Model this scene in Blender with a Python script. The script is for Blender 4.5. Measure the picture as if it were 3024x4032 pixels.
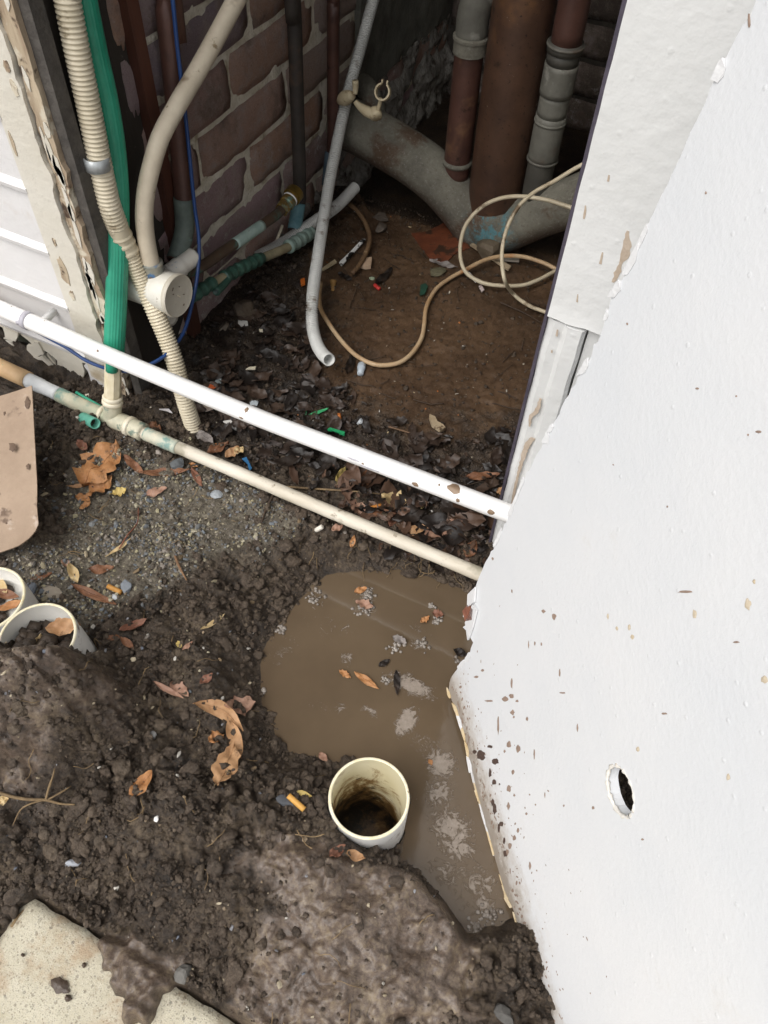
import bpy, bmesh, math, random
import numpy as np
from mathutils import Vector, Matrix
from mathutils.geometry import tessellate_polygon

# ------------------------------------------------------------------ clean
for o in list(bpy.data.objects):
    bpy.data.objects.remove(o, do_unlink=True)
scene = bpy.context.scene
COL = scene.collection
random.seed(7)

# ------------------------------------------------------------------ camera
# world: x runs along the house wall (to the right), y into the house, z up
FPX, PITCH, ROLL, YAW, HCAM = 3150.0, math.radians(53.4), math.radians(-3.36), math.radians(23.7), 1.15
fw = np.array([-math.sin(YAW)*math.cos(PITCH), math.cos(YAW)*math.cos(PITCH), -math.sin(PITCH)])
r0 = np.array([math.cos(YAW), math.sin(YAW), 0.0])
d0 = np.cross(fw, r0)
CR = math.cos(ROLL)*r0 + math.sin(ROLL)*d0
CD = -math.sin(ROLL)*r0 + math.cos(ROLL)*d0
CPOS = np.array([0.0, 0.0, HCAM])
cam = bpy.data.cameras.new('camera')
cam.sensor_fit = 'VERTICAL'; cam.sensor_height = 36.0
cam.lens = FPX/4032.0*36.0
cam.clip_start = 0.02; cam.clip_end = 500
camo = bpy.data.objects.new('camera', cam); COL.objects.link(camo)
m = Matrix(((CR[0], -CD[0], -fw[0], 0), (CR[1], -CD[1], -fw[1], 0), (CR[2], -CD[2], -fw[2], HCAM), (0, 0, 0, 1)))
camo.matrix_world = m
scene.camera = camo

# ------------------------------------------------------------------ sky, sun, exposure
SUN_EL, SUN_AZ = math.radians(54), math.radians(204)   # azimuth clockwise from +y
world = bpy.data.worlds.new('World'); scene.world = world; world.use_nodes = True
wn, wl = world.node_tree.nodes, world.node_tree.links
wn.clear()
wo = wn.new('ShaderNodeOutputWorld'); wb = wn.new('ShaderNodeBackground')
sk = wn.new('ShaderNodeTexSky'); sk.sky_type = 'NISHITA'; sk.sun_disc = False
sk.sun_elevation = SUN_EL; sk.sun_rotation = SUN_AZ; sk.air_density = 1.0; sk.dust_density = 4.0
hs = wn.new('ShaderNodeHueSaturation'); hs.inputs['Saturation'].default_value = 0.22
wl.new(sk.outputs[0], hs.inputs['Color']); wl.new(hs.outputs[0], wb.inputs[0]); wl.new(wb.outputs[0], wo.inputs[0])
wb.inputs[1].default_value = 0.15
sun = bpy.data.lights.new('sun', 'SUN'); sun.energy = 0.85; sun.angle = math.radians(50); sun.color = (1.0, 0.985, 0.96)
suno = bpy.data.objects.new('sun', sun); COL.objects.link(suno)
sd_ = Vector((math.sin(SUN_AZ)*math.cos(SUN_EL), math.cos(SUN_AZ)*math.cos(SUN_EL), math.sin(SUN_EL)))
suno.rotation_euler = (-sd_).to_track_quat('-Z', 'Y').to_euler()
vs = scene.view_settings
vs.view_transform = 'Standard'; vs.look = 'None'; vs.gamma = 1.0; vs.exposure = 0.40; vs.use_curve_mapping = False
scene.cycles.max_bounces = 6; scene.cycles.glossy_bounces = 2; scene.cycles.transmission_bounces = 2; scene.cycles.transparent_max_bounces = 4

# ------------------------------------------------------------------ measuring helpers
def ray(px, py):
    return CR*(px-1512)/FPX + CD*(py-2016)/FPX + fw
def PZ(px, py, z=0.0):
    v = ray(px, py); return CPOS + v*(z-HCAM)/v[2]
def PY(px, py, y):
    v = ray(px, py); return CPOS + v*y/v[1]
def PX(px, py, x):
    v = ray(px, py); return CPOS + v*x/v[0]

# ------------------------------------------------------------------ numpy noise
def _tab(seed):
    rs = np.random.RandomState(seed); p = rs.permutation(256); p = np.concatenate([p, p, p])
    a = rs.rand(256)*2*np.pi
    return p, np.cos(a), np.sin(a)
_TABS = {}
def perlin(x, y, seed=0):
    if seed not in _TABS: _TABS[seed] = _tab(seed)
    p, gx, gy = _TABS[seed]
    x = np.asarray(x, float); y = np.asarray(y, float)
    xi = np.floor(x).astype(int); yi = np.floor(y).astype(int)
    xf = x-xi; yf = y-yi; xi &= 255; yi &= 255
    u = xf*xf*xf*(xf*(xf*6-15)+10); v = yf*yf*yf*(yf*(yf*6-15)+10)
    def g(ix, iy, dx, dy):
        h = p[p[ix]+iy]; return gx[h]*dx+gy[h]*dy
    a = g(xi, yi, xf, yf); b = g(xi+1, yi, xf-1, yf); c = g(xi, yi+1, xf, yf-1); d = g(xi+1, yi+1, xf-1, yf-1)
    return ((a+u*(b-a))+v*((c+u*(d-c))-(a+u*(b-a))))*1.5
def fbm(x, y, seed=0, o=4, gain=.5):
    s = 0; a = 1
    for i in range(o):
        s = s+a*perlin(x*2**i+i*17.3, y*2**i-i*9.1, seed+i); a *= gain
    return s
def worley(x, y, seed=0):
    """distance to nearest feature point, cell size 1"""
    if ('w', seed) not in _TABS:
        rs = np.random.RandomState(seed); _TABS[('w', seed)] = (rs.rand(64, 64), rs.rand(64, 64), rs.rand(64, 64))
    jx, jy, hh = _TABS[('w', seed)]
    xi = np.floor(x).astype(int); yi = np.floor(y).astype(int)
    best = np.full(np.shape(x), 9.0); bh = np.zeros(np.shape(x))
    for dx in (-1, 0, 1):
        for dy in (-1, 0, 1):
            cx = (xi+dx); cy = (yi+dy)
            d = np.hypot(cx+jx[cx & 63, cy & 63]-x, cy+jy[cx & 63, cy & 63]-y)
            k = d < best; best = np.where(k, d, best); bh = np.where(k, hh[cx & 63, cy & 63], bh)
    return best, bh
def sstep(a, b, x):
    t = np.clip((x-a)/(b-a), 0, 1); return t*t*(3-2*t)
def sdpoly(x, y, poly):
    """signed distance, negative inside"""
    x = np.asarray(x, float); y = np.asarray(y, float)
    d = np.full(x.shape, 1e9); ins = np.zeros(x.shape, bool)
    n = len(poly)
    for i in range(n):
        ax, ay = poly[i][:2]; bx, by = poly[(i+1) % n][:2]
        ex, ey = bx-ax, by-ay
        t = np.clip(((x-ax)*ex+(y-ay)*ey)/(ex*ex+ey*ey+1e-12), 0, 1)
        d = np.minimum(d, np.hypot(x-ax-t*ex, y-ay-t*ey))
        c = ((ay > y) != (by > y)) & (x < (bx-ax)*(y-ay)/((by-ay)+1e-12)+ax)
        ins ^= c
    return np.where(ins, -d, d)
def pxpoly(pts, z=0.0):
    return [tuple(PZ(a, b, z)[:2]) for a, b in pts]

# ------------------------------------------------------------------ materials
def lin(h):
    h = h.lstrip('#'); o = []
    for i in (0, 2, 4):
        c = int(h[i:i+2], 16)/255
        o.append(c/12.92 if c <= .04045 else ((c+.055)/1.055)**2.4)
    return (*o, 1.0)
class NT:
    def __init__(s, name):
        s.m = bpy.data.materials.new(name); s.m.use_nodes = True
        s.t = s.m.node_tree; s.t.nodes.clear()
        s.out = s.n('ShaderNodeOutputMaterial'); s.b = s.n('ShaderNodeBsdfPrincipled')
        s.l(s.b.outputs[0], s.out.inputs[0]); s.tc = s.n('ShaderNodeTexCoord').outputs['Object']
    def n(s, k, **kw):
        q = s.t.nodes.new(k)
        for a, b in kw.items(): setattr(q, a, b)
        return q
    def l(s, a, b): s.t.links.new(a, b)
    def noise(s, scale, detail=4, rough=.6, vec=None, dist=0, sc3=None):
        q = s.n('ShaderNodeTexNoise'); q.inputs['Scale'].default_value = scale
        q.inputs['Detail'].default_value = detail; q.inputs['Roughness'].default_value = rough
        q.inputs['Distortion'].default_value = dist
        v = vec or s.tc
        if sc3:
            mp = s.n('ShaderNodeMapping'); mp.inputs['Scale'].default_value = sc3; s.l(v, mp.inputs[0]); v = mp.outputs[0]
        s.l(v, q.inputs['Vector']); return q.outputs['Fac']
    def ramp(s, v, stops):
        q = s.n('ShaderNodeValToRGB'); e = q.color_ramp.elements
        while len(e) > 1: e.remove(e[-1])
        e[0].position = stops[0][0]; e[0].color = stops[0][1]
        for p, c in stops[1:]:
            k = e.new(p); k.color = c
        s.l(v, q.inputs[0]); return q.outputs[0]
    def thr(s, v, a, b):
        q = s.n('ShaderNodeMapRange'); q.interpolation_type = 'SMOOTHSTEP'
        q.inputs['From Min'].default_value = a; q.inputs['From Max'].default_value = b
        s.l(v, q.inputs['Value']); return q.outputs[0]
    def mix(s, f, a, b):
        q = s.n('ShaderNodeMix', data_type='RGBA')
        for v, i in ((f, 0), (a, 6), (b, 7)):
            if isinstance(v, (tuple, float, int)): q.inputs[i].default_value = v
            else: s.l(v, q.inputs[i])
        return q.outputs[2]
    def math(s, op, a, b=0.0):
        q = s.n('ShaderNodeMath', operation=op)
        for v, i in ((a, 0), (b, 1)):
            if isinstance(v, (float, int)): q.inputs[i].default_value = v
            else: s.l(v, q.inputs[i])
        return q.outputs[0]
    def attr(s, name):
        q = s.n('ShaderNodeAttribute'); q.attribute_name = name; return q
    def bump(s, v, dist, strength=1.0, prev=None):
        q = s.n('ShaderNodeBump'); q.inputs['Distance'].default_value = dist; q.inputs['Strength'].default_value = strength
        s.l(v, q.inputs['Height'])
        if prev: s.l(prev, q.inputs['Normal'])
        return q.outputs[0]
    def fin(s, col, rough=.5, normal=None, metal=0.0, spec=.5):
        for v, k in ((col, 'Base Color'), (rough, 'Roughness'), (metal, 'Metallic'), (spec, 'Specular IOR Level')):
            if isinstance(v, (tuple, float, int)): s.b.inputs[k].default_value = v
            else: s.l(v, s.b.inputs[k])
        if normal: s.l(normal, s.b.inputs['Normal'])
        return s.m
MATS = {}
def plain(name, c1, c2, scale=30, rough=.5, bump=.0006, bscale=200, spots=(), metal=0.0, sc3=None, spec=.5):
    """two-tone noise colour, fine relief, optional blotches of dirt: (colour, scale, lo, hi)"""
    if name in MATS: return MATS[name]
    t = NT(name)
    c = t.ramp(t.noise(scale, 5, .65, sc3=sc3), [(.32, lin(c1)), (.68, lin(c2))])
    for sc, ss, lo, hi in spots:
        c = t.mix(t.thr(t.noise(ss, 4, .65), lo, hi), c, lin(sc))
    nb = t.bump(t.noise(bscale, 4, .6, sc3=sc3), bump)
    MATS[name] = t.fin(c, rough, nb, metal, spec); return MATS[name]

def mat_ground():
    t = NT('wet_soil')
    sil = t.attr('silt').outputs['Fac']; gra = t.attr('gravel').outputs['Fac']; mud = t.attr('mud').outputs['Fac']
    n1 = t.noise(18, 6, .7); n2 = t.noise(140, 4, .7); n3 = t.noise(5, 3, .5)
    soil = t.ramp(t.math('ADD', t.math('MULTIPLY', n1, .55), t.math('MULTIPLY', n2, .45)),
                  [(.36, lin('#1d1712')), (.5, lin('#453a2f')), (.66, lin('#71624f'))])  # base soil darkened to paint in the shade between clods
    mudc = t.ramp(t.math('ADD', t.math('MULTIPLY', n1, .5), t.math('MULTIPLY', n2, .5)), [(.36, lin('#40352b')), (.5, lin('#63554a')), (.64, lin('#83745f'))])
    siltc = t.ramp(t.math('ADD', t.math('MULTIPLY', n3, .6), t.math('MULTIPLY', n2, .4)),
                   [(.35, lin('#38291d')), (.55, lin('#574331')), (.7, lin('#6a523b'))])
    grac = t.ramp(n2, [(.3, lin('#453d34')), (.55, lin('#6d6557')), (.7, lin('#8a8270'))])
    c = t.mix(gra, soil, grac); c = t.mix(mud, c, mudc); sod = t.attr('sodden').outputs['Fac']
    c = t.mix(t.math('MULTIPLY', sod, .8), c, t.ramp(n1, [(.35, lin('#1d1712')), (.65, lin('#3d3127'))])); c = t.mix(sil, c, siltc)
    # scattered pale grit
    g = t.thr(t.noise(420, 2, .5), .68, .74)
    c = t.mix(t.math('MULTIPLY', g, .5), c, lin('#8d7f66'))
    rg = t.ramp(n1, [(.35, (.34, .34, .34, 1)), (.65, (.66, .66, .66, 1))])
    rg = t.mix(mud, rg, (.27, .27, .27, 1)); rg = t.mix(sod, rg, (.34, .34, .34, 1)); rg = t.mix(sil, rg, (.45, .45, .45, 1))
    b1 = t.bump(t.noise(120, 6, .75), .0045, 1.0); b2 = t.bump(t.noise(450, 4, .7), .0014, 1.0, b1)
    bm_ = t.bump(t.noise(70, 5, .65), .0022); bm_ = t.bump(t.noise(260, 4, .6), .0009, 1, bm_)
    q = t.n('ShaderNodeMix', data_type='VECTOR'); s2 = t.math('MAXIMUM', t.math('MULTIPLY', mud, .8), t.math('MULTIPLY', sil, .85))
    t.l(s2, q.inputs[0]); t.l(b2, q.inputs[4]); t.l(bm_, q.inputs[5])
    return t.fin(c, rg, q.outputs[1], 0, .45)
def mat_water():
    t = NT('muddy_water')
    sc = t.attr('scum').outputs['Fac']
    n = t.noise(6, 4, .6)
    c = t.ramp(n, [(.3, lin('#594b3b')), (.7, lin('#675846'))])
    f = t.thr(t.math('ADD', sc, t.math('MULTIPLY', t.math('SUBTRACT', t.noise(60, 8, .8, dist=2.0), .5), 1.9)), .38, .56)
    c = t.mix(t.math('MULTIPLY', f, t.math('ADD', t.math('MULTIPLY', t.noise(160, 4, .7), .9), .08)), c, lin('#aca196'))
    rg = t.mix(f, (.06, .06, .06, 1), (.35, .35, .35, 1))
    b = t.bump(f, .0012, .6); b = t.bump(t.noise(25, 2, .4), .0008, .3, b)
    return t.fin(c, rg, b, 0, .5)
def mat_vc(name, rough=.7, bump=.0012, bs=260, spec=.4):
    t = NT(name); a = t.attr('col').outputs['Color']
    n = t.noise(bs, 4, .7)
    c = t.mix(t.math('MULTIPLY', n, .4), a, lin('#2a231c'))
    return t.fin(c, rough, t.bump(n, bump), 0, spec)
def mat_brick(name, cols):
    t = NT(name)
    oi = t.n('ShaderNodeObjectInfo').outputs['Random']
    base = t.ramp(oi, [(i/(len(cols)-1), lin(c)) for i, c in enumerate(cols)])
    geo = t.n('ShaderNodeNewGeometry').outputs['Position']
    n = t.noise(22, 6, .7, vec=geo); n2 = t.noise(9, 5, .7, vec=geo)
    c = t.mix(t.thr(n, .42, .75), base, lin('#ac9c94'))
    c = t.mix(t.thr(n2, .52, .72), c, lin('#86736a'))
    sp = t.n('ShaderNodeSeparateXYZ'); t.l(geo, sp.inputs[0])
    low = t.thr(sp.outputs['Z'], .36, .1)      # salt bloom rises from the damp soil
    e = t.math('MULTIPLY', t.thr(t.noise(24, 7, .78, vec=geo), .54, .7), t.math('ADD', t.math('MULTIPLY', low, .9), .15))
    c = t.mix(e, c, lin('#cfc8c2'))
    g2 = t.noise(300, 4, .8, vec=geo); c = t.mix(t.math('MULTIPLY', t.thr(g2, .55, .68), .45), c, lin('#5a4a44')); c = t.mix(t.math('MULTIPLY', t.thr(g2, .42, .32), .4), c, lin('#cfc4ba'))
    b = t.bump(t.noise(90, 6, .8, vec=geo), .006); b = t.bump(g2, .002, 1, b)
    return t.fin(c, .9, b, 0, .2)
def mat_paint(name, c1='#e6e6e4', c2='#f0f0ef', dirt=.0, rough=.42, bscale=130, bdist=.0009, stain='#b59c7c', pits=False):
    t = NT(name)
    c = t.ramp(t.noise(3, 4, .6), [(.35, lin(c1)), (.65, lin(c2))])
    c = t.mix(t.math('MULTIPLY', t.thr(t.noise(7, 6, .7), .58, .75), dirt), c, lin(stain))
    f = t.thr(t.noise(60, 5, .7), .70, .74)
    c = t.mix(t.math('MULTIPLY', f, .55), c, lin(stain))
    b = t.bump(t.noise(bscale, 3, .55), bdist); b = t.bump(t.noise(14, 4, .6), .0018, .7, b)
    if pits:
        v = t.n('ShaderNodeTexVoronoi'); v.inputs['Scale'].default_value = 38; t.l(t.tc, v.inputs['Vector'])
        b = t.bump(t.thr(v.outputs['Distance'], .16, .04), .0005, .6, b)
    return t.fin(c, rough, b, 0, .4)

# ------------------------------------------------------------------ mesh helpers
def xf(parent):
    return np.array(parent['_o']) if parent is not None else np.zeros(3)
def mk(name, V, F, mat, parent=None, label=None, cat=None, group=None, kind=None, smooth=True, mi=None, cols=None, angle=None):
    V = np.asarray(V, float).reshape(-1, 3)
    me = bpy.data.meshes.new(name)
    if parent is not None:
        off = xf(parent)
    else:
        off = np.array([V[:, 0].mean(), V[:, 1].mean(), V[:, 2].min()])
    me.from_pydata((V-off).tolist(), [], [tuple(int(i) for i in f) for f in F])
    for mm in (mat if isinstance(mat, (list, tuple)) else [mat]): me.materials.append(mm)
    if smooth: me.polygons.foreach_set('use_smooth', [True]*len(me.polygons))
    if mi is not None: me.polygons.foreach_set('material_index', list(mi))
    if cols is not None:
        a = me.color_attributes.new('col', 'FLOAT_COLOR', 'POINT')
        a.data.foreach_set('color', np.asarray(cols, float).reshape(-1))
    me.validate(); me.update()
    if angle is not None:
        try: me.set_sharp_from_angle(angle=math.radians(angle))
        except Exception: pass
    o = bpy.data.objects.new(name, me); COL.objects.link(o)
    if parent is not None:
        o.parent = parent; o['_o'] = list(off)
        if label: o['label'] = label
    else:
        o.location = off; o['_o'] = list(off); tag(o, label, cat, group, kind)
    if parent is not None and kind: o['kind'] = kind
    return o
def tag(o, label=None, cat=None, group=None, kind=None):
    if label: o['label'] = label
    if cat: o['category'] = cat
    if group: o['group'] = group
    if kind: o['kind'] = kind
def thing(name, loc, label, cat, group=None):
    o = bpy.data.objects.new(name, None); COL.objects.link(o); o.empty_display_size = .02
    o.location = tuple(loc); o['_o'] = [float(a) for a in loc]; tag(o, label, cat, group); return o
def merge(parts):
    V = []; F = []; n = 0
    for v, f in parts:
        v = np.asarray(v, float).reshape(-1, 3); V.append(v); F += [tuple(i+n for i in q) for q in f]; n += len(v)
    return np.concatenate(V), F
def catmull(P, step):
    P = [np.asarray(p, float) for p in P]
    if len(P) == 2:
        n = max(2, int(np.linalg.norm(P[1]-P[0])/step)+1)
        return np.array([P[0]+(P[1]-P[0])*i/(n-1) for i in range(n)])
    Q = [2*P[0]-P[1]]+P+[2*P[-1]-P[-2]]; fine = []
    for i in range(1, len(Q)-2):
        a, b, c, d = Q[i-1:i+3]
        for k in range(24):
            t = k/24
            fine.append(.5*((2*b)+(-a+c)*t+(2*a-5*b+4*c-d)*t*t+(-a+3*b-3*c+d)*t**3))
    fine.append(P[-1]); fine = np.array(fine)
    s = np.concatenate([[0], np.cumsum(np.linalg.norm(np.diff(fine, axis=0), axis=1))])
    n = max(3, int(s[-1]/step)+1); u = np.linspace(0, s[-1], n)
    return np.stack([np.interp(u, s, fine[:, k]) for k in range(3)], 1)
def tube(P, r, seg=14, step=.01, caps=True, prof=None, openend=False, openstart=False, exact=False, start_n=None):
    C = np.asarray(P, float) if exact else catmull(P, step)
    n = len(C); s = np.concatenate([[0], np.cumsum(np.linalg.norm(np.diff(C, axis=0), axis=1))])
    T = np.gradient(C, axis=0); T /= np.linalg.norm(T, axis=1)[:, None]+1e-12
    if callable(r): R = np.array([r(a, a/s[-1]) for a in s])
    elif np.isscalar(r): R = np.full(n, r)
    else: R = np.interp(np.linspace(0, 1, n), np.linspace(0, 1, len(r)), r)
    up = np.array(start_n) if start_n is not None else (np.array([0, 0, 1.]) if abs(T[0][2]) < .9 else np.array([1., 0, 0]))
    N = up-T[0]*(up@T[0]); N /= np.linalg.norm(N)
    V = []; F = []
    for i in range(n):
        N = N-T[i]*(N@T[i]); N /= np.linalg.norm(N); B = np.cross(T[i], N)
        for k in range(seg):
            a = 2*math.pi*k/seg; q = R[i]*(prof(a) if prof else 1)
            V.append(C[i]+q*(math.cos(a)*N+math.sin(a)*B))
    for i in range(n-1):
        for k in range(seg):
            a = i*seg+k; b = i*seg+(k+1) % seg; F.append((a, b, b+seg, a+seg))
    V = list(V)
    def cap(i, sgn, opn):
        base = i*seg
        if not opn:
            V.append(C[i]); c = len(V)-1
            for k in range(seg):
                a, b = base+k, base+(k+1) % seg
                F.append((a, c, b) if sgn < 0 else (a, b, c))
        else:
            j0 = len(V)
            for k in range(seg): V.append(C[i]+(V[base+k]-C[i])*.8)
            for k in range(seg): V.append(C[i]+(V[base+k]-C[i])*.78-sgn*T[i]*.03)
            for k in range(seg):
                a, b = base+k, base+(k+1) % seg
                F.append((a, b, j0+(k+1) % seg, j0+k)); F.append((j0+k, j0+(k+1) % seg, j0+seg+(k+1) % seg, j0+seg+k))
            V.append(C[i]-sgn*T[i]*.03); c = len(V)-1
            for k in range(seg): F.append((j0+seg+k, j0+seg+(k+1) % seg, c))
    if caps or openstart: cap(0, -1, openstart)
    if caps or openend: cap(n-1, 1, openend)
    return np.array(V), F
def corr(r, pitch=.0045, amp=.0011):
    def f(s, t):
        c = math.cos(2*math.pi*s/pitch); return r-amp+amp*(1+max(-1, min(1, 1.8*c)))
    return f
def box(a, b):
    x0, y0, z0 = a; x1, y1, z1 = b
    V = [(x0, y0, z0), (x1, y0, z0), (x1, y1, z0), (x0, y1, z0), (x0, y0, z1), (x1, y0, z1), (x1, y1, z1), (x0, y1, z1)]
    return np.array(V, float), [(0, 3, 2, 1), (4, 5, 6, 7), (0, 1, 5, 4), (1, 2, 6, 5), (2, 3, 7, 6), (3, 0, 4, 7)]
def prism(poly, vec, hole=None):
    """poly: list of 3-D points (planar), extruded by vec; hole: optional inner loop"""
    loops = [[Vector(p) for p in poly]]
    if hole is not None: loops.append([Vector(p) for p in hole])
    tri = tessellate_polygon(loops)
    P = np.array([tuple(v) for l in loops for v in l]); n = len(P); v = np.array(vec, float)
    V = np.concatenate([P, P+v]); F = [tuple(t) for t in tri]+[tuple(n+i for i in reversed(t)) for t in tri]
    st = 0
    for l in loops:
        k = len(l)
        for i in range(k):
            a = st+i; b = st+(i+1) % k; F.append((a, b, b+n, a+n))
        st += k
    return V, F
def fixn(o):
    bm = bmesh.new(); bm.from_mesh(o.data); bmesh.ops.recalc_face_normals(bm, faces=bm.faces); bm.to_mesh(o.data); bm.free()
def lathe(prof, seg=40, axis=None, org=(0, 0, 0)):
    """prof: [(r,h)], revolved round axis"""
    ax = Vector(axis or (0, 0, 1)).normalized(); q = ax.to_track_quat('Z', 'Y').to_matrix()
    V = []; F = []
    for (r, h) in prof:
        for k in range(seg):
            a = 2*math.pi*k/seg; V.append(tuple(q @ Vector((r*math.cos(a), r*math.sin(a), h))+Vector(org)))
    for i in range(len(prof)-1):
        for k in range(seg):
            a = i*seg+k; b = i*seg+(k+1) % seg; F.append((a, b, b+seg, a+seg))
    return np.array(V), F
_bm = bmesh.new(); bmesh.ops.create_icosphere(_bm, subdivisions=1, radius=1)
ICO1 = (np.array([v.co[:] for v in _bm.verts]), [tuple(v.index for v in f.verts) for f in _bm.faces]); _bm.free()
_bm = bmesh.new(); bmesh.ops.create_icosphere(_bm, subdivisions=2, radius=1)
ICO2 = (np.array([v.co[:] for v in _bm.verts]), [tuple(v.index for v in f.verts) for f in _bm.faces]); _bm.free()
_bm = bmesh.new(); bmesh.ops.create_icosphere(_bm, subdivisions=4, radius=1)
ICO3 = (np.array([v.co[:] for v in _bm.verts]), [tuple(v.index for v in f.verts) for f in _bm.faces]); _bm.free()
_bm = bmesh.new(); bmesh.ops.create_icosphere(_bm, subdivisions=3, radius=1)
ICO4 = (np.array([v.co[:] for v in _bm.verts]), [tuple(v.index for v in f.verts) for f in _bm.faces]); _bm.free()
def rock(size, seed=0, ico=ICO1, rough=.35, facet=False):
    rs = np.random.RandomState(seed); V = ico[0].copy()
    if facet:
        for _ in range(7):
            d = rs.randn(3); d /= np.linalg.norm(d); k = rs.uniform(.45, .8); p = V@d; V = V-np.outer(np.maximum(p-k, 0), d)
    V = V*(1+rough*(rs.rand(len(V), 1)-.5)); 
    return V*np.array(size), ico[1]
def rotz(V, a):
    c, s = math.cos(a), math.sin(a); return V@np.array([[c, s, 0], [-s, c, 0], [0, 0, 1]])
def rotr(V, rs, k=1.0):
    a = rs.randn(3)*k; R = Matrix.Rotation(a[0], 3, 'X') @ Matrix.Rotation(a[1], 3, 'Y') @ Matrix.Rotation(a[2], 3, 'Z')
    return V@np.array(R).T

# ------------------------------------------------------------------ ground relief
WATER = -0.045
PUD = pxpoly([(1075, 2540), (1045, 2640), (1055, 2760), (1105, 2860), (1140, 2945), (1230, 2950), (1330, 2985), (1420, 2975), (1560, 3010), (1640, 3130),
              (1610, 3290), (1590, 3370), (1640, 3400), (1720, 3490), (1800, 3590), (1850, 3660), (1960, 3640), (2060, 3560), (2020, 3300), (1960, 2900), (1990, 2600), (2000, 2350),
              (1860, 2350), (1740, 2300), (1600, 2268), (1400, 2262), (1310, 2285), (1230, 2335), (1160, 2410)], WATER)
SILT = pxpoly([(1340, 850), (1500, 830), (1650, 850), (1850, 960), (2300, 1000), (2250, 1700), (1950, 1760), (1700, 1720), (1450, 1640), (1340, 1480), (1260, 1250), (1290, 1000)])
GRAV = pxpoly([(260, 1880), (480, 1760), (800, 1830), (1080, 1960), (1200, 2060), (1060, 2180), (850, 2230), (640, 2300), (480, 2430), (330, 2480), (60, 2350), (60, 2200), (200, 2150)])
MUDA = pxpoly([(1010, 3390), (1260, 3340), (1480, 3370), (1640, 3480), (1760, 3640), (1840, 3800), (1900, 4000), (1900, 4300), (950, 4300), (980, 3900), (1010, 3700)], .03)
MUDB = pxpoly([(-300, 2700), (60, 2590), (330, 2560), (470, 2700), (420, 2850), (250, 3000), (60, 3070), (-300, 3060)], .08)
MUDC = pxpoly([(390, 3700), (520, 3700), (700, 3760), (720, 3850), (640, 3890), (570, 4000), (460, 4030), (400, 3920), (370, 3800)], .02)
SLABX0, SLABX1, SLABY = -.476, .30, .011
HOL = pxpoly([(1370, 740), (1480, 830), (1620, 845), (1740, 880), (1840, 935), (1930, 900), (1930, 560), (1370, 500)])
STUBS = [(*PZ(1453, 3138, .06)[:2], .0548), (*(PZ(168, 2500, .11)[:2]+np.array([.0025, .003])), .0535), (*PZ(-42, 2352, .10)[:2], .054)]
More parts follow.
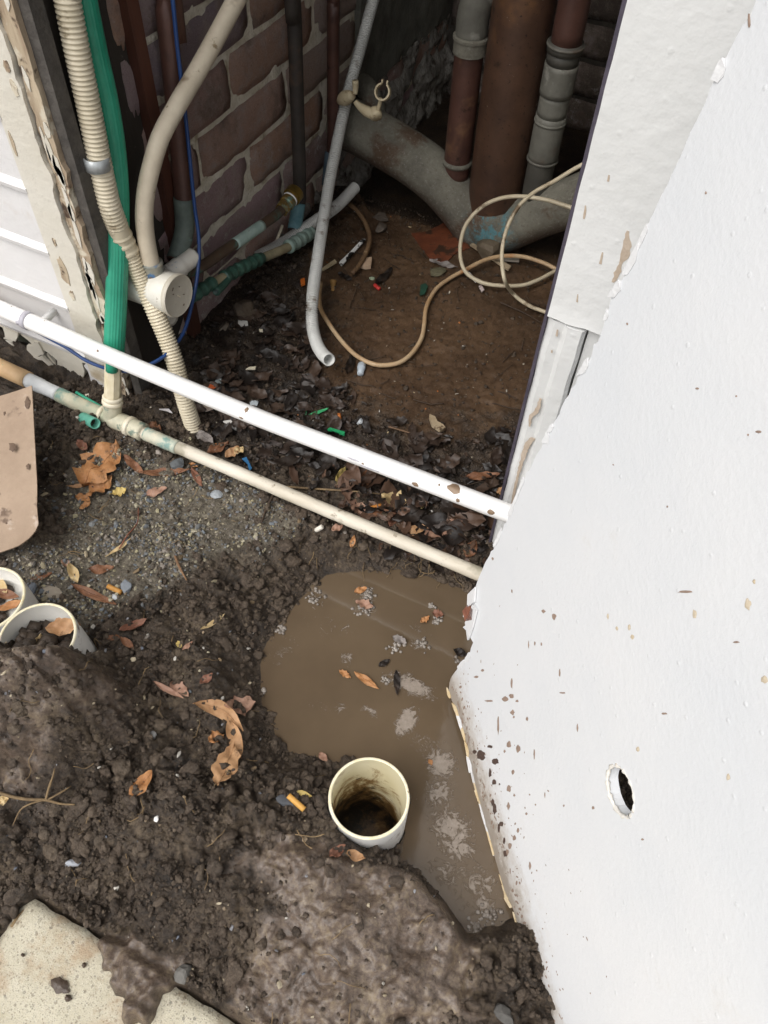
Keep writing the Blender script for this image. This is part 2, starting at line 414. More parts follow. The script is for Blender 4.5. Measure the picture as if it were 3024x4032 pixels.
def height(x, y, detail=True):
    x = np.asarray(x, float); y = np.asarray(y, float)
    sp = sdpoly(x, y, PUD)
    ms = sstep(.08, -.08, sdpoly(x, y, SILT)+.09*perlin(x*6, y*6, 3)+.06*perlin(x*21, y*21, 4)+.03*perlin(x*60, y*60, 7))
    mg = sstep(.03, -.03, sdpoly(x, y, GRAV)+.035*perlin(x*14, y*14, 5))
    ma = sstep(.03, -.03, sdpoly(x, y, MUDA)+.06*perlin(x*11, y*11, 8)+.03*perlin(x*37, y*37, 9)+.015*perlin(x*90, y*90, 19))
    mb = sstep(.03, -.03, sdpoly(x, y, MUDB)+.05*perlin(x*13, y*13, 9)+.03*perlin(x*37, y*37, 29))
    mc = sstep(.012, -.012, sdpoly(x, y, MUDC)+.02*perlin(x*22, y*22, 10)+.008*perlin(x*70, y*70, 4))
    mud = np.maximum(np.maximum(ma, mb*.8), mc)
    inside = sstep(.78, .9, y)
    z = .010*fbm(x*4, y*4, 1, 3)*(1-.6*inside)
    def g(cx, cy, a, rx, ry=None): return a*np.exp(-((x-cx)/rx)**2-((y-cy)/(ry or rx))**2)
    hb = PZ(110, 2790, .08); z = z+g(hb[0], hb[1], .075, .15, .095)
    hb = PZ(215, 2650, .09); z = z+g(hb[0], hb[1], .03, .075, .055)
    z = z+g(-.572, .275, .035, .038)+g(-.572, .235, .05, .05)+g(-.625, .195, .03, .06)+g(-.70, .20, .03, .06)
    hb = PZ(-250, 2900, .08); z = z+g(hb[0], hb[1], .07, .17, .13)
    hb = PZ(1350, 3700, .04); z = z+g(hb[0], hb[1], .048, .17, .13)
    hb = PZ(640, 3250, .02); z = z+g(hb[0], hb[1], .028, .17, .10)
    hb = PZ(760, 2620, .02); z = z+g(hb[0], hb[1], .022, .14, .05)
    hb = PZ(1180, 3230, .02); z = z+g(hb[0], hb[1], .03, .10, .07)
    hb = PZ(330, 1720, .02); z = z+g(hb[0], hb[1], .022, .10, .06)     # loose earth behind the spade
    hb = PZ(20, 2130, .02); z = z+g(hb[0], hb[1], .05, .09, .06)
    # inside the house: soil banks up along the brick wall, drops away under the drain
    z = z+inside*(.025*sstep(-.72, -.9, x)-.004)
    z = z-.10*sstep(1.60, 1.72, y+.06*(x+.5))*sstep(-.95, -.8, x)-.16*sstep(.01, -.06, sdpoly(x, y, HOL)+.02*perlin(x*14, y*14, 57))
    if detail:
        rough = (1-np.maximum(mud, ms))
        wx = x+.006*perlin(x*60, y*60, 21); wy = y+.006*perlin(x*60, y*60, 22)
        d1, h1 = worley(wx/.034, wy/.034, 2); d2, h2 = worley(wx/.013, wy/.013, 6)
        rg1 = 1-np.abs(perlin(wx*21, wy*21, 91)+.5*perlin(wx*43, wy*43, 92)); rg2 = fbm(wx*34, wy*34, 12, 6, .72)
        cl = .010*(h1*.9+.1)*np.maximum(0, 1-d1*1.15)**.6+.006*h2*np.maximum(0, 1-d2*1.1)**.7+.0105*rg2-.012*np.maximum(0, rg1-.72)*3.2*(.3+.7*(perlin(x*6, y*6, 93) > -.1))
        soft = .6+.4*sstep(-.15, .35, perlin(x*7, y*7, 41))
        z = z+rough*soft*cl*np.where(mg > .3, .45, 1)*(1-.45*inside)
        wx2 = x+.014*perlin(x*28, y*28, 24)+.004*perlin(x*90, y*90, 26); wy2 = y+.014*perlin(x*28, y*28, 25)+.004*perlin(x*90, y*90, 27)
        dd, hh = worley(wx2/.024, wy2/.024, 15); d3, h3 = worley(wx2/.0085, wy2/.0085, 16)
        lump = .012*fbm(x*14, y*14, 33, 3, .5)+mb*(.006*fbm(x*30, y*30, 36, 5, .65)-.014*np.maximum(0, rg1-.8)*3)
        z = z+.022*sstep(.02, -.025, sdpoly(x, y, MUDB)+.03*perlin(x*15, y*15, 64))+.012*sstep(.015, -.02, sdpoly(x, y, MUDA)+.03*perlin(x*15, y*15, 65))
        z = z+rough*(1-inside)*np.where(mg > .3, .3, 1)*.012*fbm(x*12, y*12, 66, 3)
        dome = lambda d, r_: np.sqrt(np.maximum(0, 1-(d/r_)**2))
        z = z+mud*(.0055*(hh > .35)*dome(dd, .56)+.0022*(h3 > .45)*dome(d3, .5)-.006*np.maximum(0, rg1-.82)*3)
        z = z+mud*(lump+.0042*fbm(x*38, y*38, 18, 5, .62)-.006*np.maximum(0, perlin(x*19, y*19, 37)-.25))
        z = z+ms*(.0026*fbm(x*40, y*40, 13, 5, .65)+.004*perlin(x*7, y*7, 14))
    # slab and the mud tongue smeared over it
    sl = sstep(.012, -.004, np.maximum(y-SLABY, SLABX0-x+.01))
    z = z*(1-sl)+sl*(-.014+mc*(.038+.012*fbm(x*35, y*35, 28, 3)))
    z = np.where(sl > .02, z+0, z)
    # puddle: water line, steep far bank
    sp2 = sp+.004*perlin(x*20, y*20, 51)+.003*perlin(x*60, y*60, 52)
    wdt = .035+.05*sstep(.1, -.3, x-(y-.55)*.2)
    up = sstep(0.0, 1.0, np.clip(sp2/wdt, 0, 1))
    zin = WATER-.002-.06*sstep(0, -.07, sp2)
    z = np.where(sp2 < 0, zin, WATER-.002+(np.maximum(z, WATER+.012)-WATER+.002)*up)
    for (cx, cy, cr) in STUBS: z = np.where(np.hypot(x-cx, y-cy) < cr, -.30, z)
    if detail:
        z = z+np.where((sp2 > 0) & (sp2 < wdt), .006*fbm(x*60, y*60, 55, 3)*(1-mud*.5)*up, 0)
    return z, ms, mg, mud
GRID = []
def HZ(x, y):
    xs, ys, z = GRID; i = min(max(int(np.searchsorted(xs, x)), 0), len(xs)-1); j = min(max(int(np.searchsorted(ys, y)), 0), len(ys)-1)
    return float(z[j, i])
def G(px, py, lift=0.0):
    """point of the ground seen at this spot of the photograph"""
    z = 0.0
    for _ in range(5):
        p = PZ(px, py, z); z = .4*z+.6*max(HZ(p[0], p[1]), -.06)
    p = PZ(px, py, z+lift); return np.array([p[0], p[1], z+lift])

def build_ground():
    X0, X1, Y0, Y1 = -1.45, .62, -.42, 2.34
    xs = np.concatenate([np.arange(X0, -1.1, .012), np.arange(-1.1, .22, .0028), np.arange(.22, X1+.001, .012)])
    ys = np.concatenate([np.arange(Y0, -.16, .012), np.arange(-.16, .80, .0028), np.arange(.80, Y1, .0052)])
    gx, gy = np.meshgrid(xs, ys); nx, ny = len(xs), len(ys)
    z, ms, mg, mud = height(gx, gy)
    GRID.extend([xs, ys, z])
    V = np.stack([gx, gy, z], -1).reshape(-1, 3)
    idx = np.arange(nx*ny).reshape(ny, nx)
    F = np.stack([idx[:-1, :-1], idx[:-1, 1:], idx[1:, 1:], idx[1:, :-1]], -1).reshape(-1, 4)
    # apron out to the far distance
    n = len(V); x0, x1, y0, y1 = xs[0], xs[-1], ys[0], ys[-1]; B = 60
    ex = [(-B, -B), (B, -B), (B, B), (-B, B), (x0, y0), (x1, y0), (x1, y1), (x0, y1)]
    V2 = np.array([(a, b, -.004) for a, b in ex]); F2 = [(0, 1, 5, 4), (1, 2, 6, 5), (2, 3, 7, 6), (3, 0, 4, 7)]
    me = bpy.data.meshes.new('ground')
    VV = np.concatenate([V, V2]); nf = len(F)+4
    loops = np.concatenate([F.reshape(-1), (np.array(F2)+n).reshape(-1)])
    me.vertices.add(len(VV)); me.vertices.foreach_set('co', VV.reshape(-1).astype(np.float32))
    me.loops.add(len(loops)); me.loops.foreach_set('vertex_index', loops.astype(np.int32))
    me.polygons.add(nf); me.polygons.foreach_set('loop_start', (np.arange(nf)*4).astype(np.int32))
    me.polygons.foreach_set('use_smooth', np.ones(nf, bool))
    me.update(); me.validate()
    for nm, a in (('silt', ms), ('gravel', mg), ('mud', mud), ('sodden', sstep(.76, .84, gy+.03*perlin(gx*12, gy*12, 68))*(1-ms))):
        at = me.attributes.new(nm, 'FLOAT', 'POINT')
        at.data.foreach_set('value', np.concatenate([a.reshape(-1), np.zeros(8)]).astype(np.float32))
    me.materials.append(mat_ground())
    o = bpy.data.objects.new('ground', me); COL.objects.link(o)
    tag(o, 'dug-over wet brown soil and mud outside and inside the wall opening', 'ground', None, 'structure')
build_ground()

def build_water():
    xs = np.arange(-.50, .30, .005); ys = np.arange(.05, .75, .005)
    gx, gy = np.meshgrid(xs, ys); keep = (sdpoly(gx, gy, PUD) < .03) & (np.hypot(gx-STUBS[0][0], gy-STUBS[0][1]) > .052)
    sc = np.zeros(gx.shape)
    for px, py, a, rx, ry in [(1620, 2700, .75, .055, .022), (1600, 2840, .8, .02, .035), (1250, 2780, .3, .03, .02), (1370, 2590, .45, .02, .02), (1460, 2800, .5, .022, .01),
                              (1340, 2790, .5, .013, .013), (1740, 3010, .75, .035, .03), (1730, 3120, .6, .03, .04), (1780, 3260, .65, .05, .04), (1800, 3330, .6, .05, .035), (1880, 3480, .5, .05, .05),
                              (1780, 3440, .45, .05, .04), (1640, 2540, .45, .03, .015), (1440, 2340, .5, .03, .03), (1450, 2400, .45, .03, .02), (1120, 2560, .35, .03, .05), (1230, 2360, .4, .04, .02),
                              (1660, 2480, .35, .05, .02), (1350, 2470, .3, .06, .03), (1690, 2940, .4, .06, .03), (1900, 3560, .5, .04, .03), (1250, 2480, .25, .06, .05)]:
        p = PZ(px, py, WATER); sc = np.maximum(sc, a*np.exp(-((gx-p[0])/rx/.85)**2-((gy-p[1])/ry/.85)**2))
    idx = -np.ones(gx.shape, int); idx[keep] = np.arange(keep.sum())
    V = np.stack([gx, gy, np.full(gx.shape, WATER)], -1)[keep]
    q = np.stack([idx[:-1, :-1], idx[:-1, 1:], idx[1:, 1:], idx[1:, :-1]], -1).reshape(-1, 4); q = q[(q >= 0).all(1)]
    o = mk('puddle_water', V, q, mat_water(), label='brown muddy water with pale scum filling the dug hole', cat='puddle', kind='structure')
    at = o.data.attributes.new('scum', 'FLOAT', 'POINT'); at.data.foreach_set('value', sc[keep].astype(np.float32))
build_water()

# ------------------------------------------------------------------ concrete paving slab
def build_slab():
    t = NT('aggregate_concrete')
    c = t.ramp(t.noise(8, 5, .6), [(.35, lin('#b3aa92')), (.65, lin('#cfc8b4'))])
    v = None
    for scl, lo, cc in ((330, .45, ('#8a8478', '#b0a894', '#7d7466')), (170, .78, ('#6f6b64', '#9c9484', '#857a6a')), (520, .4, ('#a09884', '#d8d2c2', '#8d8678'))):
        v = t.n('ShaderNodeTexVoronoi'); v.inputs['Scale'].default_value = scl; v.inputs['Randomness'].default_value = 1; t.l(t.tc, v.inputs['Vector'])
        k = t.n('ShaderNodeSeparateColor'); t.l(v.outputs['Color'], k.inputs[0])
        st = t.math('MULTIPLY', t.thr(t.math('ADD', v.outputs['Distance'], t.math('MULTIPLY', t.noise(scl*2.2, 3, .6), .25)), .55, .42), t.thr(k.outputs[0], lo, lo+.03))
        c = t.mix(t.math('MULTIPLY', st, .8), c, t.ramp(k.outputs[1], [(0, lin(cc[0])), (.5, lin(cc[1])), (1, lin(cc[2]))]))
    c = t.mix(t.math('MULTIPLY', t.thr(t.noise(10, 6, .65), .50, .64), .7), c, lin('#a58a6c'))
    c = t.mix(t.math('MULTIPLY', t.thr(t.noise(24, 6, .7), .56, .68), .6), c, lin('#8d7a62'))
    b = t.bump(t.noise(300, 4, .7), .0012); b = t.bump(v.outputs['Distance'], .0006, .5, b)
    m_ = t.fin(c, .75, b, 0, .3)
    V, F = [], []
    xs = np.linspace(SLABX0, SLABX1, 70); ys = np.linspace(-.9, SLABY, 60)
    rs = np.random.RandomState(4)
    gx, gy = np.meshgrid(xs, ys); gz = .004+.0012*fbm(gx*20, gy*20, 61, 3)
    gy[-1] += .003*perlin(gx[-1]*40, gx[-1]*0, 62)-.002; gx[:, 0] += .004*perlin(gy[:, 0]*40, gy[:, 0]*0, 63)
    gz[-1] -= .005; gz[:, 0] -= .005; gz[-1, 0] -= .004
    top = np.stack([gx, gy, gz], -1).reshape(-1, 3); idx = np.arange(70*60).reshape(60, 70)
    F = np.stack([idx[:-1, :-1], idx[:-1, 1:], idx[1:, 1:], idx[1:, :-1]], -1).reshape(-1, 4).tolist()
    loop = idx[0, :].tolist()+idx[1:, -1].tolist()+idx[-1, ::-1][1:].tolist()+idx[::-1, 0][1:-1].tolist()
    n = len(top); low = top[loop].copy(); low[:, 2] = -.06
    V = np.concatenate([top, low]); L = len(loop)
    for i in range(L): F.append((loop[i], n+i, n+(i+1) % L, loop[(i+1) % L]))
    slab = mk('paving_slab', V, F, m_, label='speckled concrete paving slab corner smeared with mud at the bottom left', cat='paving slab')
    # thin mud splashes dried on it
    dm = plain('dried_splash', '#8e745a', '#a58a6c', 40, .8, .001, 150)
    wm = plain('wet_splash', '#40342a', '#54463a', 60, .4, .002, 120)
    for px, py, a, b2, mm in [(235, 3880, .014, .008, wm), (268, 3930, .005, .004, wm), (330, 3800, .003, .003, wm), (90, 3760, .003, .002, wm)]:
        p = PZ(px, py, .0065); rs = np.random.RandomState(int(px)); n = 22
        ring = [(p[0]+a*math.cos(t_)*(.75+.4*rs.rand()), p[1]+b2*math.sin(t_)*(.75+.4*rs.rand()), .0062) for t_ in np.linspace(0, 2*math.pi, n, endpoint=False)]
        Vv = [(p[0], p[1], .0062+(.004 if mm is wm else .0007))]+[(x*.5+p[0]*.5, y*.5+p[1]*.5, .0062+(.003 if mm is wm else .0006)) for x, y, z in ring]+ring
        Ff = [(0, 1+i, 1+(i+1) % n) for i in range(n)]+[(1+i, 1+n+i, 1+n+(i+1) % n, 1+(i+1) % n) for i in range(n)]
        mk('mud_splash', Vv, Ff, mm, slab)
build_slab()

# ------------------------------------------------------------------ brick walls of the service recess
def grid_slab(y0, y1, z0, z1, st, f):
    """relief sheet in the yz plane; f(y,z) -> x"""
    ys = np.arange(y0, y1+st, st); zs = np.arange(z0, z1+st, st); gy, gz = np.meshgrid(ys, zs)
    V = np.stack([f(gy, gz), gy, gz], -1).reshape(-1, 3); idx = np.arange(len(ys)*len(zs)).reshape(len(zs), len(ys))
    return V, np.stack([idx[:-1, :-1], idx[:-1, 1:], idx[1:, 1:], idx[1:, :-1]], -1).reshape(-1, 4)
def brick_mesh(name, L, Hh, D, seed):
    """brick with its face towards +x, centred; worn arrises"""
    rs = np.random.RandomState(seed); nl, nh = 10, 5
    V = []; F = []
    for j in range(nh):
        for i in range(nl):
            u = i/(nl-1)-.5; v = j/(nh-1)-.5
            e = (i in (0, nl-1))+(j in (0, nh-1))
            V.append((D/2-(.0028*e+.0022*rs.rand()*(1+e)), u*L*(1-.006*rs.rand())+(.0011*rs.randn() if e else 0), v*Hh+(.0009*rs.randn() if e else 0)))
    for j in range(nh-1):
        for i in range(nl-1):
            a = j*nl+i; F.append((a, a+1, a+nl+1, a+nl))
    loop = [i for i in range(nl)]+[j*nl+nl-1 for j in range(1, nh)]+[(nh-1)*nl+i for i in range(nl-2, -1, -1)]+[j*nl for j in range(nh-2, 0, -1)]
    n = len(V); V += [(-D/2, V[i][1], V[i][2]) for i in loop]; k = len(loop)
    for i in range(k): F.append((loop[(i+1) % k], loop[i], n+i, n+(i+1) % k))
    me = bpy.data.meshes.new(name); me.from_pydata(V, [], F); me.polygons.foreach_set('use_smooth', [True]*len(F)); me.update()
    return me
def add_child(name, me, parent, loc, rz=0, sc=(1, 1, 1), mat=None, rx=0):
    o = bpy.data.objects.new(name, me); COL.objects.link(o); o.parent = parent
    o.location = tuple(np.array(loc)-xf(parent)); o.rotation_euler = (rx, 0, rz); o.scale = sc; return o
MORTAR = plain('lime_mortar', '#cfc6b0', '#e8e1d2', 35, .95, .004, 160, spots=[('#a89b82', 14, .56, .7), ('#c9c2b2', 30, .6, .72)], spec=.15)
def build_bricks():
    mb = mat_brick('fired_brick', ['#a68e93', '#b0907f', '#9c8b90', '#b4917c', '#a58676', '#96868b', '#b09a8a'])
    mdark = mat_brick('sooty_brick', ['#6a6058', '#766a60', '#665c56', '#7c7066'])
    wall = thing('brick_wall', (-.9, 1.0, 0), 'weathered red and purple brick side wall behind the vertical pipes', 'brick wall')
    f = lambda y, z: -.9056+.0024*fbm(y*34, z*34, 71, 4)+.0015*perlin(y*6, z*6, 72)
    V, F = grid_slab(.95, 2.34, -.16, 2.65, .0105, f); mk('mortar', V, F, MORTAR, wall)
    V, F = box((-1.02, .951, -.16), (-.925, 2.33, 2.655)); mk('wall_core', V, F, MORTAR, wall, smooth=False)
    mes = [brick_mesh('brick', .301, .0835, .05, s) for s in range(6)]
    for me in mes: me.materials.append(mb)
    heads = {0: 1.02, 1: 1.323, 2: 1.238, 3: 1.117, 4: 1.27, 5: 1.08, 6: 1.22}
    rs = np.random.RandomState(3); k = 0
    for row in range(-20, 8):
        z = .575-.0972*(row-1)-.0486         # row 1 lies just under the joint at 0.575
        if z < -.12 or z > 2.6: continue
        h0 = heads.get(row, 1.02+.157*(row % 2)); y = h0-.314*2
        while y < 2.32:
            a, b = max(y, .955), min(y+.314, 2.325)
            if b-a > .05:
                cy = (a+b)/2; scl = (b-a-.013)/.301
                if not (z > .2 and z < 1.2 and cy > 1.86):
                    add_child('brick', mes[k % 6], wall, (-.925+.004*rs.rand(), cy, z+.0015*rs.randn()), rz=.006*rs.randn(), sc=(1, scl, 1+.02*rs.randn()), rx=.006*rs.randn())
                k += 1
            y += .314
    # grey cement render on the far end of the wall
    f2 = lambda y, z: -.893+.004*fbm(y*14, z*14, 75, 4)
    ys = np.arange(1.72, 2.33, .01); zs = np.arange(.19, 1.3, .012); gy, gz = np.meshgrid(ys, zs)
    gz = gz+(.012*perlin(gy*25, gy*0, 76))*(gz < .2)
    x = f2(gy, gz); x = x-.03*(gy < 1.735)-.03*(gz < .185)
    gy = gy+(gy < 1.73)*.03*perlin(gz*12, gz*0, 77)
    V = np.stack([x, gy, gz], -1).reshape(-1, 3); idx = np.arange(gy.size).reshape(gy.shape)
    F = np.stack([idx[:-1, :-1], idx[:-1, 1:], idx[1:, 1:], idx[1:, :-1]], -1).reshape(-1, 4)
    mk('cement_render', V, F, plain('grey_render', '#5a5a52', '#77766c', 12, .9, .002, 120, spots=[('#4a463e', 5, .5, .7)]), wall, label='smooth grey cement render over the far bricks')
    lime = plain('limed_rubble', '#5f5a53', '#a39f97', 24, .95, .006, 90, spots=[('#4a4138', 18, .52, .66)])
    fr = lambda y, z: -.905+.020*fbm(y*9, z*11, 84, 4, .5)+.004*(perlin(y*24, z*30, 85) > .05)+.02*sstep(.2, .0, z)-.05*sstep(1.66, 1.58, y)
    V, F = grid_slab(1.56, 2.33, -.13, .195, .006, fr); mk('limed_rubble_base', V, F, lime, wall, label='crumbling lime-crusted rubble at the foot of the wall')
    for i, (y, z, q) in enumerate([(1.62, .05, .03), (1.55, .035, .028), (1.47, .04, .03), (1.36, .03, .02)]):
        V, F = rock((q*.75, q*1.2, q*.7), 100+i, ICO2, .12, True); mk('rubble_stone', V+np.array([-.905, y, z]), F, lime, wall, smooth=False)
    # back wall, in darker brick and mortar tones
    bw = thing('rear_wall', (-.4, 2.3, 0), 'dark brick wall at the back behind the copper drain stack', 'brick wall')
    V, F = grid_slab(-1.0, .5, -.16, 2.65, .02, lambda y, z: 2.306+.003*fbm(y*20, z*20, 78, 3))
    V = V[:, [1, 0, 2]]; mk('mortar', V, [tuple(reversed(q)) for q in F], plain('sooty_mortar', '#3f3a34', '#565048', 20, .95, .004, 150), bw)
    V, F = box((-1.02, 2.331, -.16), (.5, 2.42, 2.655)); mk('wall_core', V, F, MORTAR, bw, smooth=False)
    me2 = [brick_mesh('brick', .301, .0835, .05, 20+s) for s in range(4)]
    for me in me2: me.materials.append(mdark)
    for row in range(0, 12):
        z = -.09+.0972*row; x = -1.2+.157*(row % 2)
        while x < .45:
            a, b = max(x, -.9), min(x+.314, .45)
            if b-a > .05:
                o = add_child('brick', me2[k % 4], bw, ((a+b)/2, 2.325-.004*rs.rand(), z), rz=-math.pi/2+.006*rs.randn(), sc=(1, (b-a-.013)/.301, 1)); k += 1
            x += .314
build_bricks()

# ------------------------------------------------------------------ house wall round the opening
PAINT = mat_paint('white_gloss_paint', '#d2cfcd', '#dedcda', .25, .4, 70, .0012)
PAINT2 = mat_paint('dirty_cream_paint', '#cfc8b8', '#ddd8cc', .7, .5, 60, .0016, '#9c8560', )
TIMBER = plain('bare_weathered_timber', '#8d7660', '#c2b298', 40, .9, .004, 60, spots=[('#4a392c', 30, .56, .66), ('#cfc5b0', 16, .50, .58)], sc3=(1, 1, .15))
DARKT = plain('tarred_dark_timber', '#2b2621', '#3d362f', 14, .75, .0025, 50, spots=[('#5a534c', 60, .66, .74)], sc3=(1, 1, .2))
def mat_sheet(e):
    """roller-painted board; soil has wicked up from its lower edge"""
    t = NT('sheet_white_paint')
    c = t.ramp(t.noise(2.5, 4, .6), [(.35, lin('#d8dadc')), (.65, lin('#e1e1e1'))])
    c = t.mix(t.math('MULTIPLY', t.thr(t.noise(5, 6, .7), .60, .74), .22), c, lin('#b9a98e'))
    dp = t.n('ShaderNodeVectorMath', operation='DOT_PRODUCT'); t.l(t.tc, dp.inputs[0]); dp.inputs[1].default_value = tuple(e)
    hgt = t.math('SUBTRACT', dp.outputs['Value'], t.math('MULTIPLY', t.math('SUBTRACT', t.noise(34, 7, .8), .5), .16))
    c = t.mix(t.math('MULTIPLY', t.thr(hgt, .085, .012), .5), c, lin('#a8967c'))
    c = t.mix(t.math('MULTIPLY', t.thr(hgt, .030, .004), .5), c, lin('#7d6a54'))
    b = t.bump(t.noise(150, 3, .55), .00045); b = t.bump(t.noise(10, 3, .5), .0012, .5, b)
    v = t.n('ShaderNodeTexVoronoi'); v.inputs['Scale'].default_value = 45; t.l(t.tc, v.inputs['Vector'])
    b = t.bump(t.thr(v.outputs['Distance'], .13, .04), .0005, .6, b)
    return t.fin(c, .42, b, 0, .4)
house = thing('house', (-1.2, .8, 0), 'white painted house wall with weatherboards and an open service recess', 'house')
PALE_LINING = plain('light_bounce_lining', '#c9c4b8', '#dcd8ce', 6, .9, .002, 60)  # unseen recess lining kept pale to bounce light onto the bricks
def ragged(a, b, n, amp, seed, ends=False):
    """points from a to b with sideways jitter in the xz plane"""
    a = np.array(a, float); b = np.array(b, float); d = b-a; L = np.linalg.norm(d); nrm = np.array([-d[2], 0, d[0]])/L
    rs = np.random.RandomState(seed); o = []
    for i in range(n):
        t = i/(n-1); j = 0 if (i in (0, n-1) and not ends) else amp*rs.randn()
        o.append(a+d*t+nrm*j)
    return o
def build_house():
    # weatherboards: lapped, thick lower lip, ends butting on the corner board
    zl = [-.03+.116*k for k in range(0, 24)]
    z0s = [.185-.116*2+.116*k for k in range(0, 25)]
    for i, zb in enumerate(z0s):
        zt = zb+.116
        prof = [(.800, zb+.006), (.796, zb+.002), (.7935, zb+.001), (.790, zb+.004), (.789, zb+.011), (.793, zb+.016), (.7975, zb+.02), (.799, zt-.004), (.801, zt+.002), (.818, zt+.002), (.818, zb+.006)]
        if i < 1: continue
        xs = np.linspace(-2.6, -.988, 60); V = []; F = []
        for xx in xs:
            for (yy, zz) in prof: V.append((xx, yy+.0006*perlin(np.array(xx*30), np.array(zz*30), 81), zz+.0012*float(perlin(np.array(xx*9), np.array(zb*7), 82))))
        n = len(prof)
        for a in range(len(xs)-1):
            for k in range(n): F.append((a*n+k, (a+1)*n+k, (a+1)*n+(k+1) % n, a*n+(k+1) % n))
        F.append(tuple(range(n))); F.append(tuple((len(xs)-1)*n+k for k in reversed(range(n))))
        o = mk('weatherboard', V, F, PAINT, house, angle=35); fixn(o)
    # rotten lowest boards: ragged plates with holes showing dark
    rs = np.random.RandomState(12)
    dark = plain('dark_cavity_shade', '#2c2a22', '#3c4032', 30, .95, .003, 80)
    V, F = box((-2.6, .822, -.12), (-.99, .86, .19)); mk('cavity_shade_sheet', V, F, dark, house, smooth=False)  # dark sheet, its colour standing in for shade in the open cavity
    yb = .802
    def plate(pix, y=yb, th=.012, mat=PAINT2, name='broken_board', jit=.004, seed=1):
        rs_ = np.random.RandomState(seed); P = []
        n = len(pix)
        for i in range(n):
            a = PY(*pix[i], y); b = PY(*pix[(i+1) % n], y); k = max(1, int(np.linalg.norm(b-a)/.012))
            for j in range(k):
                q = a+(b-a)*j/k; P.append((q[0]+jit*rs_.randn()*(j > 0), y, q[2]+jit*rs_.randn()*(j > 0)))
        V, F = prism(P, (0, th, 0)); o = mk(name, V, F, mat, house, smooth=False); fixn(o); return o
    plate([(-700, 950), (-400, 1010), (0, 1188), (150, 1255), (280, 1330), (318, 1345), (330, 1400), (330, 1480), (255, 1490), (225, 1420), (165, 1375), (110, 1340), (40, 1290), (0, 1285), (-400, 1170), (-700, 1080)], seed=2)
    plate([(-700, 1110), (-400, 1215), (0, 1330), (40, 1350), (80, 1385), (130, 1405), (185, 1390), (215, 1430), (250, 1500), (330, 1490), (400, 1560), (390, 1600), (330, 1580), (250, 1540), (130, 1480), (60, 1430), (0, 1395), (-400, 1300), (-700, 1200)], y=.806, seed=3)
    plate([(10, 1290), (70, 1310), (60, 1345), (20, 1330)], y=.796, th=.005, seed=4, jit=.002)
    plate([(105, 1360), (150, 1350), (172, 1395), (140, 1410), (110, 1395)], y=.798, th=.006, seed=5, jit=.002)
    plate([(115, 1410), (165, 1400), (235, 1480), (240, 1500), (150, 1470)], y=.797, th=.006, seed=7, jit=.002)
    plate([(330, 1440), (420, 1380), (440, 1560), (395, 1565)], y=.799, th=.01, seed=8, jit=.002, mat=PAINT)
    # corner board with peeling paint, edge of bare timber, dark reveal post
    rsx = []
    pl = [(-.990, z) for z in (1.98, .56, .30, .13, .04, .0)]; 
    crk = ragged((-.929, 0, .0), (-.929, 0, 2.62), 190, .0022, 21)
    P = [(-.99, .791, .03), (-.99, .791, 2.62)]+[(p[0]+.004*perlin(np.array(p[2]*14), np.array(0.), 22), .791, p[2]) for p in reversed(crk)]
    V, F = prism(P, (0, .03, 0)); o = mk('corner_board', V, F, PAINT2, house, smooth=False, label='corner board with cracked and peeling cream paint'); fixn(o)
    crk2 = ragged((-.903, 0, -.01), (-.901, 0, 2.62), 200, .0022, 23)
    P = [(p[0]+.001-.016*max(0, .16-p[2])/.16, .797, p[2]) for p in crk2]+[(p[0]-.001+.004*perlin(np.array(p[2]*14), np.array(0.), 22), .797, p[2]) for p in reversed(ragged((-.925, 0, -.01), (-.925, 0, 2.62), 200, .0014, 24))]
    V, F = prism(P, (0, .02, 0)); o = mk('bare_timber_edge', V, F, TIMBER, house, smooth=False, label='edge of bare brown timber where paint has gone'); fixn(o)
    # flakes of paint still clinging to the bare timber
    for i in range(26):
        z = rs.uniform(.02, .72); w = rs.uniform(.003, .007); h = rs.uniform(.008, .03); x = -.917+rs.uniform(-.004, .009); n = 9
        ring = [(x+w*math.cos(a)*(.6+.6*rs.rand()), .7955, z+h*math.sin(a)*(.6+.6*rs.rand())) for a in np.linspace(0, 2*math.pi, n, endpoint=False)]
        V, F = prism(ring, (0, .0012, 0)); o = mk('paint_flake', V, F, PAINT2, house, smooth=False); fixn(o)
    for px, py, w, h, seed in [(52, 345, .007, .012, 1), (250, 1075, .010, .035, 2), (282, 1165, .006, .012, 3), (25, 265, .006, .01, 5), (47, 565, .003, .02, 6), (212, 955, .004, .008, 7)]:
        p = PY(px, py, .789); r2 = np.random.RandomState(seed); n = 14
        ring = [(p[0]+w*math.cos(a)*(.6+.6*r2.rand()), .7898, p[2]+h*math.sin(a)*(.6+.6*r2.rand())) for a in np.linspace(0, 2*math.pi, n, endpoint=False)]
        V, F = prism(ring, (0, .0025, 0)); o = mk('bare_patch', V, F, TIMBER, house, smooth=False); fixn(o)
    V, F = box((-1.0, .8175, -.15), (-.902, .985, 2.615)); mk('reveal_post', V, F, DARKT, house, smooth=False, label='dark tarred timber post lining the opening')
    V, F = box((-.9005, .8055, -.05), (-.882, .830, 2.615)); mk('post_bead', V, F, plain('grey_worn_edge', '#3f3b37', '#5d5852', 30, .8, .003, 90), house, smooth=False)
    V, F = box((-.93, .9855, -.1), (-.884, 1.012, 2.655)); mk('inner_stop', V, F, plain('oxblood_timber', '#3c2219', '#5a3526', 20, .6, .002, 60, sc3=(1, 1, .2)), house, smooth=False)
    # wall to the right of the opening
    xr = -.146
    rp = mat_paint('trim_white_paint', '#d6d6d3', '#e0e0de', .1, .38, 60, .0011, '#b7a589', True)
